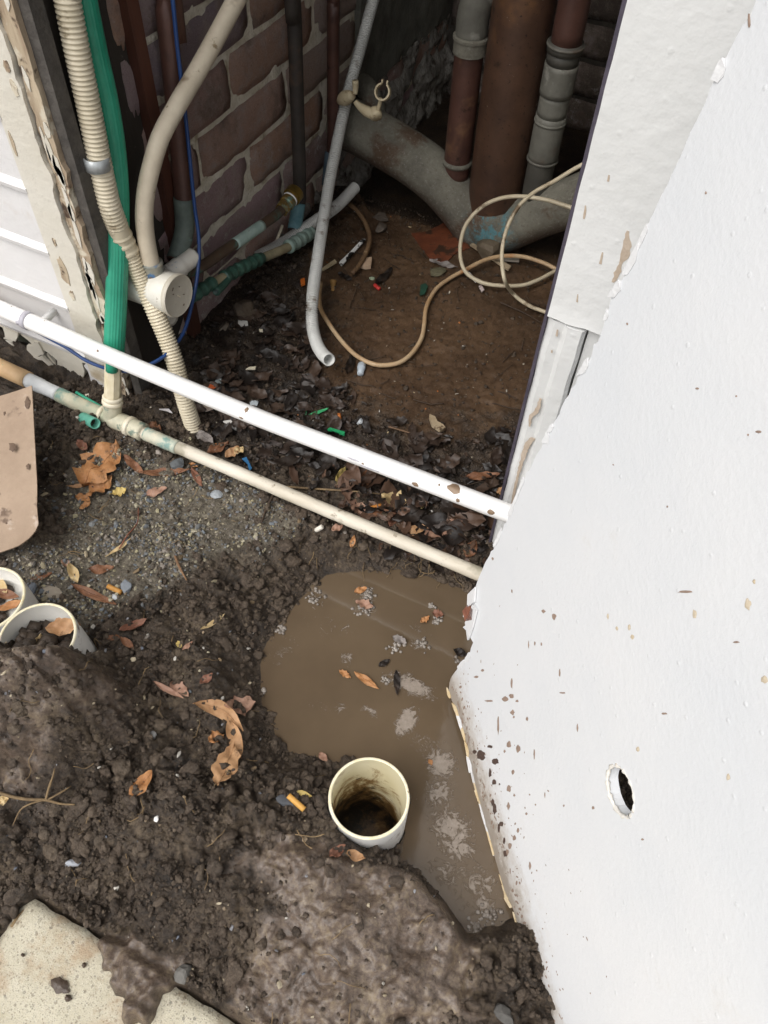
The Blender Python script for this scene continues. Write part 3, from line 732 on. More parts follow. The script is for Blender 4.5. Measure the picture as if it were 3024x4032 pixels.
    pts = [(xr, .797, .515), (1.6, .797, .515), (1.6, .797, 2.7), (xr, .797, 2.7)]
    def cover():
        xs = np.concatenate([np.arange(xr, .35, .012), [1.6]]); zs = np.concatenate([np.arange(.512, 1.15, .012), [2.7]]); gx, gz = np.meshgrid(xs, zs)
        gy = .797+.0002*fbm(gx*9, gz*9, 91, 3); lip = gz < .52; gz = gz+lip*(.006*perlin(gx*30, gx*0, 92)); gy = gy-lip*.002
        gx = gx+(gx < xr+.001)*.0012*perlin(gz*20, gz*0, 93)
        V = np.stack([gx, gy, gz], -1).reshape(-1, 3); idx = np.arange(gx.size).reshape(gx.shape)
        F = np.stack([idx[:-1, :-1], idx[:-1, 1:], idx[1:, 1:], idx[1:, :-1]], -1).reshape(-1, 4).tolist()
        loop = idx[0, :].tolist()+idx[1:, -1].tolist()+idx[-1, ::-1][1:].tolist()+idx[::-1, 0][1:-1].tolist()
        n = len(V); low = V[loop].copy(); low[:, 1] = .835; L = len(loop)
        for i in range(L): F.append((loop[i], n+i, n+(i+1) % L, loop[(i+1) % L]))
        return np.concatenate([V, low]), F
    V, F = cover(); mk('cover_board', V, F, rp, house, angle=40)
    V, F = box((xr-.0045, .799, -.04), (xr-.0004, .83, 2.7)); mk('edge_strip', V, F, plain('dark_violet_edge', '#3a3540', '#57505c', 20, .6, .001, 80), house, smooth=False)
    # narrow upright strip below, with a chamfer, and the recessed board beside it
    s0, s1 = xr, xr+.050
    prof = [(s0, .803), (s0+.010, .797), (s0+.022, .7985), (s0+.028, .794), (s1-.004, .794), (s1, .800), (s1, .835), (s0, .835)]
    V = []; F = []; zs = np.linspace(-.03, .507, 40)
    for z in zs:
        for (a, b) in prof: V.append((a+.0012*float(perlin(np.array(z*25), np.array(a*30), 95)), b+.0008*float(perlin(np.array(z*30), np.array(a*60), 96)), z))
    n = len(prof)
    for i in range(len(zs)-1):
        for k in range(n): F.append((i*n+k, i*n+(k+1) % n, (i+1)*n+(k+1) % n, (i+1)*n+k))
    F.append(tuple(reversed(range(n)))); F.append(tuple((len(zs)-1)*n+k for k in range(n)))
    o = mk('upright_strip', V, F, rp, house, angle=30); fixn(o)
    P = [(s1+.002, .806, -.05), (1.6, .806, -.05), (1.6, .806, .506), (s1+.002, .806, .506)]
    a = PY(2120, 1720, .806); b = PY(2085, 1950, .806)
    hole = [(a[0]-.004, .806, a[2]), (a[0]+.004, .806, a[2]+.006), (a[0]+.008, .806, a[2]-.01), (b[0]+.016, .806, b[2]), (b[0]+.004, .806, b[2]-.01), (b[0], .806, b[2])]
    hole = [(max(q[0], s1+.004), q[1], q[2]) for q in hole]
    V, F = prism(P, (0, .02, 0), hole); o = mk('recessed_board', V, F, rp, house, smooth=False); fixn(o)
    # brown paint runs and bare streaks on the right-hand trim
    br = plain('brown_drip', '#b3a08c', '#c9b9a7', 60, .45, .0008, 200)
    def streak(pix, wpx, y, seed):
        r2 = np.random.RandomState(seed); c = [PY(a, b, y) for a, b in pix]; c = catmull(c, .004); n = len(c)
        w = np.interp(np.linspace(0, 1, n), np.linspace(0, 1, len(wpx)), wpx)*.00022
        L = [(p[0]-w[i]*(.7+.6*r2.rand()), y, p[2]) for i, p in enumerate(c)]; R = [(p[0]+w[i]*(.7+.6*r2.rand()), y, p[2]) for i, p in enumerate(c)]
        V = L+R; F = [(i, i+1, n+i+1, n+i) for i in range(n-1)]; V = np.array(V)
        V2 = V.copy(); V2[:, 1] += .0008; F2 = F+[(i, n+i, 3*n+i, 2*n+i) for i in (0, n-1)]+[(i, i+1, 2*n+i+1, 2*n+i) for i in range(n-1)]+[(n+i, n+i+1, 3*n+i+1, 3*n+i) for i in range(n-1)]
        o = mk('paint_run', np.concatenate([V, V2]), F2, br, house, smooth=False); fixn(o)
    streak([(2472, 910), (2462, 990), (2440, 1050), (2425, 1090), (2412, 1112)], [6, 20, 24, 8, 16, 6], .7966, 1)
    streak([(2305, 810), (2303, 840), (2298, 862)], [3, 8, 4], .7966, 2); streak([(2372, 995), (2364, 1040)], [3, 8], .7966, 3); streak([(2398, 690), (2394, 715)], [3, 5], .7966, 4)
    streak([(2275, 1160), (2272, 1190)], [3, 4], .7966, 14)
    streak([(2255, 1385), (2250, 1420), (2235, 1480), (2225, 1560), (2200, 1600), (2190, 1640), (2165, 1680), (2140, 1720)], [26, 10, 8, 12, 18, 10, 12, 10], .8057, 5)
    streak([(2128, 1570), (2112, 1620), (2090, 1640), (2085, 1680)], [6, 14, 12, 5], .7936, 6)
    streak([(2098, 1725), (2072, 1760), (2060, 1800), (2045, 1850), (2030, 1910), (2015, 1985)], [16, 18, 12, 8, 10, 6], .7936, 7)
    streak([(2195, 1300), (2192, 1325)], [4, 6], .7936, 8); streak([(2172, 1380), (2172, 1390)], [5, 5], .7936, 9)
    # unseen upper wall, lintel and closing walls; ceiling raised to admit sky light
    V, F = box((-1.02, .82, 2.62), (xr, .90, 2.75)); mk('lintel', V, F, PAINT, house, smooth=False)
    V, F = box((-1.05, .902, 2.66), (.62, 2.45, 2.74)); mk('ceiling', V, F, PALE_LINING, house, smooth=False)
    V, F = box((.50, .902, -.16), (.60, 2.43, 2.655)); mk('side_wall', V, F, PALE_LINING, house, smooth=False)
    V, F = box((-2.6, .86, -.2), (-1.021, .95, 2.75)); mk('wall_core', V, F, DARKT, house, smooth=False)
    V, F = box((-.095, .84, -.16), (1.6, .90, 2.7)); mk('wall_core', V, F, PALE_LINING, house, smooth=False)
build_house()

# ------------------------------------------------------------------ loose painted sheet leaning on the wall
def build_sheet():
    A = PZ(1772, 2700, -.03); B = PZ(2139, 3992, -.03); b = (B-A)/np.linalg.norm(B-A)
    n = np.array([-b[1], b[0], 0]); th = math.radians(8.4)
    e = math.cos(th)*np.array([0, 0, 1])+math.sin(th)*n; N = np.cross(b, e); N /= np.linalg.norm(N)   # N points away from the camera or to it
    if (CPOS-A)@N < 0: N = -N
    def hit(px, py):
        v = ray(px, py); q = CPOS+v*((A-CPOS)@N)/(v@N); return np.array([(q-A)@b, (q-A)@e])
    def W(uv, d=0): return A+uv[0]*b+uv[1]*e+d*N
    edge = [(2978, 0), (2890, 165), (2795, 352), (2745, 470), (2686, 603), (2590, 800), (2490, 1017), (2440, 1115), (2408, 1166), (2375, 1288), (2331, 1395), (2250, 1528), (2190, 1650), (2132, 1764), (2095, 1830), (2058, 1897),
            (2021, 1986), (1985, 2065), (1948, 2148), (1920, 2200), (1896, 2251), (1868, 2320), (1859, 2354), (1836, 2400), (1830, 2432), (1842, 2455), (1822, 2470), (1845, 2500), (1863, 2530), (1850, 2570), (1838, 2590), (1815, 2615),
            (1775, 2670), (1764, 2723), (1790, 2780), (1804, 2819), (1835, 2920), (1852, 3018), (1870, 3100), (1891, 3178), (1930, 3320), (1963, 3433), (1985, 3520), (2019, 3577), (2040, 3660), (2075, 3776), (2110, 3900), (2139, 3992)]
    rs = np.random.RandomState(5); uv = []
    for i in range(len(edge)-1):
        p, q = hit(*edge[i]), hit(*edge[i+1]); k = max(1, int(np.linalg.norm(q-p)/.008))
        for j in range(k): uv.append(p+(q-p)*j/k+rs.randn(2)*(.0012 if j else 0))
    uv.append(hit(*edge[-1]))
    top = uv[0]; uv = [np.array([top[0]+.002, 1.50])]+uv+[np.array([1.15, -.0]), np.array([1.15, 1.50])]
    c0 = hit(2440, 3115); hx = hit(2490, 3115)-c0; ax_u = np.linalg.norm(hit(2385, 3090)-hit(2492, 3140))/2; ax_v = np.linalg.norm(hit(2430, 3018)-hit(2450, 3212))/2
    R = (ax_u+ax_v)/2
    hole = [c0+np.array([math.cos(a)*ax_u*(1+.02*rs.randn()), math.sin(a)*ax_v*(1+.02*rs.randn())]) for a in np.linspace(0, 2*math.pi, 40, endpoint=False)]
    root = thing('leaning_sheet', A, 'large white painted sheet with an oval hole and broken corner leaning at right', 'wall sheet')
    V, F = prism([W(p) for p in uv], -N*.014, [W(p) for p in hole]); o = mk('sheet', V, F, mat_sheet(e), root, smooth=False); fixn(o)
    # crumbled plaster rim of the hole and along the broken edge
    rim = plain('broken_plaster', '#cfcac0', '#eae6de', 60, .9, .003, 120, spots=[('#a58a68', 40, .6, .7)])
    ring = [W(c0+np.array([math.cos(a)*ax_u*1.01, math.sin(a)*ax_v*1.01]), -.0015) for a in np.linspace(0, 2*math.pi, 48, endpoint=False)]
    V, F = tube(ring+[ring[0]], lambda s, t: .0022+.0012*math.sin(s*700)*math.sin(s*210), 7, exact=True, caps=False); mk('hole_rim', V, F, rim, root)
    # lifted paint flakes and torn paper along the edge
    fl = mat_paint('curling_paint', '#d6d6d6', '#e0dfde', .2, .5, 120, .001)
    torn = plain('torn_paper_edge', '#c7ab7c', '#e2d3b4', 60, .9, .002, 100, spots=[('#6b5440', 30, .6, .7)])
    E = [hit(*p) for p in edge]
    for i in range(len(E)-1):
        L = np.linalg.norm(E[i+1]-E[i]); low = edge[i][1] > 2690
        for k in range(max(1, int(L/(.02 if not low else .009)))):
            if rs.rand() < (.35 if low else .55): continue
            p = E[i]+(E[i+1]-E[i])*rs.rand(); d = (E[i+1]-E[i])/L; nn = np.array([d[1], -d[0]]); nn = nn if (nn@(np.array([.5, .5])-p)) > 0 else -nn
            w, l = rs.uniform(.003, .008), rs.uniform(.006, .022); pts = []
            for j, (a, c) in enumerate([(-1, -.15), (-.5, -.3), (0, -.2), (.5, -.3), (1, -.1), (.7, .7), (.1, 1), (-.6, .8)]):
                pts.append(p+d*a*l*(.7+.5*rs.rand())+nn*c*w*(.7+.5*rs.rand()))
            h0 = rs.uniform(.0012, .004); V = [W(q, h0 if j < 5 else .0006) for j, q in enumerate(pts)]+[W(q, .0003) for q in pts]; m8 = 8
            F = [tuple(range(8))]+[(j, (j+1) % 8, 8+(j+1) % 8, 8+j) for j in range(8)]
            o = mk('paint_flake', V, F, torn if (low and rs.rand() < .7) else fl, root, smooth=False); fixn(o)
    # torn paper and rust at the broken corner
    for pix, mt in (([(1830, 2405), (1850, 2380), (1872, 2400), (1868, 2440), (1840, 2445)], plain('rust_brown_scrap', '#7a4a38', '#94604a', 50, .8, .002, 120)), ([(1840, 2450), (1870, 2380), (1885, 2400), (1868, 2470), (1850, 2520)], fl), ([(1850, 2340), (1880, 2310), (1875, 2370), (1848, 2392)], fl)):
        V, F = prism([W(hit(*p), .004) for p in pix], -N*.003); o = mk('torn_scrap', V, F, mt, root, smooth=False); fixn(o)
    # mud splashes on the face
    mudl = plain('thin_mud_splash', '#8d786a', '#a08b7c', 80, .6, .0006, 200); mudd = plain('thick_mud_splash', '#4a3a34', '#5e4c44', 80, .5, .001, 200)
    sp = [(2083, 2560, .8, 4, 20, mudl), (2090, 2700, .6, 2, 10, mudl)]
    S = [(1990, 2752, 12, 9), (2015, 2690, 4, 22), (2014, 2740, 10, 9), (2036, 2760, 6, 5), (2018, 2805, 8, 10), (2024, 2823, 4, 5), (2076, 2831, 5, 8), (1962, 2855, 4, 34), (2274, 2865, 3, 16), (2005, 2932, 9, 14), (2040, 2948, 9, 14), (1987, 2958, 5, 6), (2020, 3040, 6, 9),
         (2004, 3105, 9, 14), (2025, 3132, 4, 5), (2002, 3174, 6, 14), (2073, 3204, 5, 6), (2336, 3181, 5, 6), (2104, 2970, 3, 20), (2146, 3130, 2, 12), (2182, 2427, 8, 14), (2140, 2407, 8, 7), (2204, 2650, 4, 16), (2082, 2540, 2, 16), (2700, 2330, 30, 5), (2900, 2528, 14, 4),
         (2617, 2810, 12, 4), (2530, 3305, 6, 4), (2215, 2728, 12, 3), (2087, 3410, 5, 14), (2040, 3270, 5, 10), (2026, 3300, 7, 10), (2008, 3330, 7, 12), (1998, 3355, 6, 12), (1876, 2665, 9, 5), (1900, 2640, 6, 5), (1925, 2760, 16, 4), (2016, 2328, 3, 7), (2106, 2533, 3, 8), (2132, 2536, 3, 7), (1940, 1500+700, 4, 6), (2470, 1275, 4, 5), (2780, 760, 4, 7), (2745, 1530, 8, 4), (2900, 1560, 4, 4), (2988, 1700, 12, 5), (2946, 1712, 4, 5), (2628, 1995, 3, 4), (2950, 80, 6, 30), (2415, 1700+130, 3, 3)]
    D = [(1895, 2975, 16, 20), (1930, 2940, 10, 6), (1950, 2998, 14, 12), (1930, 3045, 6, 18), (1945, 3080, 9, 11), (1967, 3088, 3, 4), (1940, 3160, 6, 14), (1948, 3185, 9, 20), (1975, 3245, 8, 10), (1965, 3260, 5, 18), (1985, 3310, 5, 12), (1990, 3360, 8, 14), (1870, 2960, 8, 8)]
    for lst, mm in ((S, mudl), (D, mudd)):
        for (px, py, rx, ry) in lst:
            n_ = 12; r2 = np.random.RandomState(px+py); pts = [hit(px+rx*math.cos(a)*(.75+.5*r2.rand()), py+ry*math.sin(a)*(.75+.5*r2.rand())) for a in np.linspace(0, 2*math.pi, n_, endpoint=False)]
            c = hit(px, py); V = [W(c, .0011)]+[W(p, .0002) for p in pts]; F = [(0, 1+i, 1+(i+1) % n_) for i in range(n_)]
            o = mk('mud_splash', V, F, mm, root)
    # fine spatter thickening towards the ground
    r2 = np.random.RandomState(77); parts = []
    for i in range(260):
        u, v_ = r2.uniform(.0, .55), r2.exponential(.055)+.004; sz = r2.uniform(.0004, .0013)*(1.6 if v_ < .05 else 1); st = r2.uniform(1, 3.2); an = r2.randn()*.5+1.4; c = np.array([u+.05*0, v_]); dd = np.array([math.cos(an), math.sin(an)]); pp = np.array([-dd[1], dd[0]])
        ring = [c+dd*sz*st*math.cos(a)+pp*sz*math.sin(a) for a in np.linspace(0, 2*math.pi, 8, endpoint=False)]
        parts.append(([W(c, .0008)]+[W(q, .0002) for q in ring], [(0, 1+k, 1+(k+1) % 8) for k in range(8)]))
    V, F = merge(parts); mk('mud_spatter', V, F, mudl, root, kind='stuff')
    # chipped spots
    chip = plain('chip_ochre', '#b9a88c', '#d2c6b2', 60, .8, .001, 150)
    for (px, py, rx, ry) in [(2735, 2418, 9, 18), (2945, 2380, 12, 22), (2394, 2425, 4, 12), (2430, 2475, 5, 8), (2478, 2470, 6, 12), (2490, 2508, 7, 9), (3010, 2675, 13, 16), (2512, 2950, 7, 9), (2868, 3060, 8, 14), (2970, 2290, 6, 9)]:
        n_ = 12; r2 = np.random.RandomState(px+py); pts = [hit(px+rx*math.cos(a)*(.75+.5*r2.rand()), py+ry*math.sin(a)*(.75+.5*r2.rand())) for a in np.linspace(0, 2*math.pi, n_, endpoint=False)]
        V = [W(hit(px, py), .0012)]+[W(p, .0002) for p in pts]; mk('paint_chip', V, [(0, 1+i, 1+(i+1) % n_) for i in range(n_)], chip, root)
build_sheet()

# ------------------------------------------------------------------ pipes, hoses and cables
PVCW = plain('white_pvc', '#eceae6', '#f4f3f1', 6, .28, .0003, 60, spots=[('#b9ac9a', 90, .70, .76)])
PVCC = plain('cream_pvc', '#d8cdb2', '#e6deca', 10, .4, .0005, 80, spots=[('#a8997a', 30, .6, .74)])
AGED = plain('sun_bleached_pvc', '#c0b5a0', '#dbd3c3', 26, .6, .0012, 90, spots=[('#7d6f58', 40, .62, .72), ('#a8a08c', 12, .56, .66)], sc3=(.25, 1, 1))
MUDS = plain('mud_drop', '#7a6450', '#8f7860', 80, .5, .001, 150)
def cyl_spot(parent, c, axis, rad, ang, du, dv, mat=MUDS, seed=0, up=(0, 0, 1), name='mud_splash'):
    """irregular splash lying on a pipe: c point on the axis, ang around it"""
    ax = np.array(axis, float); ax /= np.linalg.norm(ax); u = np.array(up, float); u -= ax*(u@ax); u /= np.linalg.norm(u); w = np.cross(ax, u)
    rs = np.random.RandomState(seed); n = 14
    def pt(s, a, r): return np.array(c)+ax*s+r*(math.cos(a)*u+math.sin(a)*w)
    V = [pt(0, ang, rad+.001)]
    for k in (.55, 1.0):
        for i in range(n):
            t = 2*math.pi*i/n; j = .8+.4*rs.rand()
            V.append(pt(du*k*math.cos(t)*j, ang+dv*k*math.sin(t)*j/rad, rad+(.0009 if k < 1 else .0002)))
    F = [(0, 1+i, 1+(i+1) % n) for i in range(n)]+[(1+i, 1+n+i, 1+n+(i+1) % n, 1+(i+1) % n) for i in range(n)]
    o = mk(name, V, F, mat, parent); fixn(o)

def build_white_pipe():
    yp = .735; rad = .0147
    P = [PY(a, b, yp) for a, b in ((0, 1215), (500, 1430), (1000, 1638), (1300, 1753), (2000, 2020))]
    d = P[1]-P[0]; P = [P[0]-d*1.6]+P+[P[-1]+(P[-1]-P[-2])*.35]
    t = thing('waste_pipe', P[3], 'clean white plastic waste pipe running across the opening, mud spots at right end', 'pipe')
    V, F = tube(P, rad, 28, .02); mk('pipe', V, F, PVCW, t)
    # saddle clip
    c = PY(108, 1262, yp); ax = (P[2]-P[1])/np.linalg.norm(P[2]-P[1]); clipm = plain('grey_clip_plastic', '#a9a6ae', '#c2bfc6', 30, .5, .0005, 80)
    V, F = lathe([(rad, -.005), (rad+.0016, -.005), (rad+.0016, .005), (rad, .005)], 28, tuple(ax), tuple(c)); mk('clip', V, F, clipm, t)
    V, F = lathe([(.0, .004), (.0045, .0035), (.005, 0), (.005, -.004)], 14, (0.2, -1, .25), tuple(c+np.array([-.008, -rad*.8, .002]))); mk('clip_screw', V, F, clipm, t)
    V, F = box((c[0]-.004, yp+rad*.3, c[2]-.030), (c[0]+.004, .80, c[2]-.018)); mk('clip_stand', V, F, PVCW, t)
    base = np.array(CPOS)
    for (px, py, du, dv, s) in [(1793, 1925, .0105, .0085, 1), (1648, 1912, .006, .004, 2), (1735, 1912, .0016, .002, 3), (1814, 1975, .003, .004, 4), (1940, 2020, .0055, .005, 5), (405, 1390, .0018, .002, 6), (978, 1617, .003, .005, 7), (972, 1655, .004, .002, 8), (1445, 1832, .002, .0015, 9), (38, 1205, .001, .001, 10), (170, 1262, .001, .001, 11), (1408, 1815, .012, .0015, 12), (1470, 1850, .018, .0016, 13)]:
        q = PY(px, py, yp); i = np.argmin([abs(p[0]-q[0]) for p in P]); v = ray(px, py); v /= np.linalg.norm(v)
        # where the line of sight meets the pipe
        a0 = PY(0, 1215, yp) if q[0] < -.566 else PY(1000, 1638, yp); b0 = PY(1000, 1638, yp) if q[0] < -.566 else PY(2000, 2020, yp)
        axd = (b0-a0)/np.linalg.norm(b0-a0); cc = a0+axd*((q-a0)@axd); off = q-cc; nrm = -(v-axd*(v@axd)); nrm /= np.linalg.norm(nrm)
        side = np.cross(axd, nrm); k = np.clip(off@side/rad, -.92, .92); dirn = nrm*math.sqrt(1-k*k)+side*k
        u = np.array([0, 0, 1.]); u -= axd*(u@axd); u /= np.linalg.norm(u); w = np.cross(axd, u); ang = math.atan2(dirn@w, dirn@u)
        cyl_spot(t, cc, axd, rad, ang, du, dv, seed=s, mat=MUDS if du < .01 or s == 1 else clipm, name='mud_splash' if du < .01 or s == 1 else 'scuff')
build_white_pipe()

GREENP = plain('green_plastic', '#23866a', '#36a080', 12, .38, .0004, 120, spots=[('#5aa88e', 40, .68, .76)])
def build_lower_pipe():
    z0 = .03
    Q = lambda a, b, z=z0: PZ(a, b, z)
    t = thing('supply_pipe', Q(482, 1665), 'old cream plastic supply pipe with a tee fitting lying along the ground', 'pipe')
    A = [Q(a, b) for a, b in ((560, 1702), (1000, 1888), (1300, 2015), (1600, 2140), (1879, 2257))]; A.append(A[-1]+(A[-1]-A[-2])*.4)
    V, F = tube(A, lambda s, u: .0118+.0004*math.sin(s*40)*math.sin(s*97), 24, .012); mk('pipe', V, F, AGED, t)
    # tape sleeve near the tee
    V, F = tube([Q(575, 1708), Q(660, 1745), Q(700, 1762)], lambda s, u: .0129+.0003*math.sin(s*300), 24, .004, caps=True); mk('tape_wrap', V, F, plain('faded_tape', '#a9b3a4', '#cfc8b2', 40, .6, .001, 90, spots=[('#7f9b92', 30, .55, .65)]), t)
    L = [Q(a, b) for a, b in ((482, 1665), (360, 1615), (235, 1555))]
    V, F = tube(L, .0145, 24, .01); mk('pipe', V, F, plain('greenish_old_pvc', '#9aa08a', '#c9c2a8', 22, .6, .001, 100, spots=[('#6f8f84', 18, .5, .64)]), t)
    # tee body
    c = Q(482, 1665); V1, F1 = tube([Q(425, 1645), c, Q(565, 1703)], .0175, 24, .006)
    rr = [Q(440, 1590, .06), PX(436, 1540, -.878)]
    tc = Q(443, 1650, .03)
    top = PX(443, 1565, -.88)
    V2, F2 = tube([tc, tc+(top-tc)*.5, top], .0165, 22, .006); V, F = merge([(V1, F1), (V2, F2)])
    mk('tee_fitting', V, F, plain('tee_pvc', '#a7a690', '#d3cbb2', 30, .55, .001, 90, spots=[('#7d8a7c', 40, .56, .66)]), t)
    V, F = tube([Q(505, 1676), Q(520, 1683)], lambda s, u: .0195, 24, .004); mk('collar', V, F, PVCC, t)
    V, F = tube([Q(400, 1632), Q(412, 1637)], lambda s, u: .0185, 24, .004); mk('collar', V, F, PVCC, t)
    ax = (top-tc)/np.linalg.norm(top-tc)
    for k, r_ in ((.80, .0192), (.98, .0182)):
        p = tc+(top-tc)*k; V, F = lathe([(.015, -.004), (r_-.001, -.004), (r_, -.002), (r_, .003), (r_-.0015, .0045), (.015, .0045)], 24, tuple(ax), tuple(p)); mk('collar', V, F, PVCC, t)
    # riser, faceted cream sleeve
    R = [top, PX(445, 1480, -.88), PX(447, 1400, -.88)]
    V, F = tube(R, .0150, 8, .02); mk('riser', V, F, plain('stained_cream_sleeve', '#cdbf9c', '#e2d8be', 30, .5, .001, 60, spots=[('#a88f66', 14, .58, .68)]), t, angle=20)
    # left end: grey coupling and thicker painted pipe
    V, F = tube([Q(232, 1553), Q(165, 1522), Q(112, 1497)], lambda s, u: .0135+.0012*(u > .55), 22, .006); mk('coupling', V, F, plain('grey_white_coupling', '#b9bcbc', '#d2d3d2', 20, .5, .0006, 90), t)
    V, F = tube([Q(112, 1497), Q(0, 1445), Q(-200, 1350), Q(-420, 1250)], .0165, 24, .02)
    mk('pipe', V, F, plain('tan_green_flaked_pipe', '#b08f68', '#c9aa80', 20, .6, .001, 90, spots=[('#4f8f78', 16, .60, .66), ('#d8d6cc', 26, .66, .72)]), t, label='tan end of the pipe with flaked green paint')
    # stub standing just behind the tee
    b = PY(355, 1590, .77); V, F = tube([b-np.array([0, 0, .03]), PY(350, 1545, .775)], .0085, 16, .01); mk('stub', V, F, PVCC, t)
    # thin green strip lying behind
    V, F = tube([PZ(300, 1545, .035), PZ(420, 1615, .035)], .003, 6, .01); mk('green_sliver', V, F, GREENP, t)
build_lower_pipe()

def build_green():
    pts = [(322, -60), (330, 0), (372, 200), (418, 400), (450, 600), (464, 800), (463, 1000), (457, 1200), (450, 1350), (448, 1405)]
    P = [PX(a, b, -.878) for a, b in pts]; P = [P[0]+(P[0]-P[1])*6]+P
    t = thing('green_conduit', P[-1], 'green ribbed plastic sleeve rising up the left side of the opening', 'conduit')
    def prof(a):
        g = 1+.02*math.cos(4*a)
        if -1.9 < ((a+math.pi) % (2*math.pi)-math.pi) < -.1: g -= .045*(math.cos(a*22) > 0)
        return g
    V, F = tube(P, .0185, 72, .02, prof=prof, start_n=(0, -1, 0)); mk('sleeve', V, F, GREENP, t)
    # short green overlap flap on the cream riser
    a = PX(437, 1405, -.868); b = PX(437, 1460, -.868)
    V, F = tube([PX(440, 1400, -.872), PX(440, 1462, -.872)], .0105, 8, .02); mk('torn_flap', V, F, GREENP, t)
build_green()

CORB = plain('beige_conduit', '#c9bda2', '#ddd2ba', 14, .5, .0002, 60, spots=[('#8d7d62', 22, .62, .74)])
CORG = plain('grey_conduit', '#b5b5b0', '#cfcfca', 14, .5, .0002, 60, spots=[('#6b5c4c', 18, .60, .72)])
def build_beige_conduit():
    S = [(258, -60, -.872), (265, 0, -.872), (303, 200, -.872), (345, 400, -.872), (385, 600, -.872), (410, 720, -.872), (432, 810, -.872), (462, 890, -.872)]
    P = [PX(*a) for a in S]; P = [P[0]+(P[0]-P[1])*6]+P
    t = thing('corrugated_conduit', PX(765, 1690, -.753), 'beige corrugated conduit clipped to the dark post, its foot in the soil', 'conduit')
    V, F = tube(P, corr(.0168, .0066, .0013), 20, .0011); mk('conduit', V, F, CORB, t)
    Q = [PX(*a) for a in ((462, 890, -.872), (482, 940, -.871), (508, 995, -.868))]
    def jr(s, u): return .0172+.0016*(1 if (abs(u-.35) < .05 or abs(u-.62) < .05 or abs(u-.9) < .06) else 0)
    V, F = tube(Q, jr, 24, .0015); mk('joiner', V, F, CORB, t)
    R = [PX(*a) for a in ((508, 995, -.868), (560, 1110, -.853), (612, 1230, -.83), (655, 1330, -.81), (690, 1430, -.79), (715, 1530, -.775), (735, 1600, -.765), (765, 1690, -.753))]
    R.append(R[-1]+(R[-1]-R[-2])*.35)
    V, F = tube(R, corr(.0152, .0058, .0012), 20, .00097); mk('conduit', V, F, CORB, t)
    # saddle clip with screw
    sm = plain('dull_zinc', '#9a9d9d', '#bcc0c0', 40, .35, .0004, 150, metal=.25)
    c = PX(382, 640, -.872); ax = (PX(385, 600, -.872)-PX(410, 720, -.872)); ax /= np.linalg.norm(ax)
    V, F = lathe([(.0172, -.0095), (.0192, -.0095), (.0192, .0095), (.0172, .0095)], 24, tuple(ax), tuple(c)); s_ = mk('saddle', V, F, sm, t)
    a = PX(322, 648, -.889); b = PX(376, 640, -.876)
    d = (b-a); u = np.cross(d/np.linalg.norm(d), ax); u /= np.linalg.norm(u)
    ring = []
    for k in np.linspace(math.pi/2, 3*math.pi/2, 9): ring.append(a+.0095*(math.cos(k)*d/np.linalg.norm(d)+math.sin(k)*ax))
    ring += [b-ax*.0095, b+ax*.0095]
    V, F = prism(ring, u*.0022); o = mk('saddle_tab', V, F, sm, t, smooth=False); fixn(o)
    nrm = u if (CPOS-a)@u > 0 else -u
    V, F = lathe([(.0, .003), (.0032, .0027), (.0042, .0012), (.0042, -.001)], 14, tuple(nrm), tuple(a+nrm*.0022)); mk('screw', V, F, plain('rusty_screw', '#5a4a40', '#7a6a5c', 60, .5, .0005, 200, metal=.5), t)
build_beige_conduit()

def build_cream_hose():
    S = [(980, -90, -.82), (930, 0, -.822), (850, 150, -.826), (772, 290, -.83), (695, 420, -.834), (632, 540, -.838), (595, 660, -.842), (574, 760, -.845), (568, 860, -.846), (577, 950, -.845), (596, 1045, -.842), (606, 1085, -.84)]
    P = [PX(*a) for a in S]; P = [P[0]+(P[0]-P[1])*4]+P
    hm = plain('soiled_cream_hose', '#bdb09a', '#d6cab4', 16, .55, .0006, 90, spots=[('#7d6a52', 11, .58, .70), ('#8c7a60', 34, .62, .70)])
    t = thing('drain_hose', P[-1], 'thick cream drain hose curving down into the capped fitting', 'hose')
    V, F = tube(P, .0147, 24, .008); mk('hose', V, F, hm, t)
    blu = plain('blue_glue_smear', '#6d7470', '#a39a86', 26, .5, .0008, 120, spots=[('#3f6a92', 22, .52, .60), ('#6a553e', 18, .56, .66)])
    a, b = PX(597, 1030, -.842), PX(613, 1105, -.84)
    V, F = tube([a, b], lambda s, u: .0175+.001*(u < .2), 24, .004); mk('glued_socket', V, F, blu, t, label='socket smeared with blue pipe glue')
build_cream_hose()
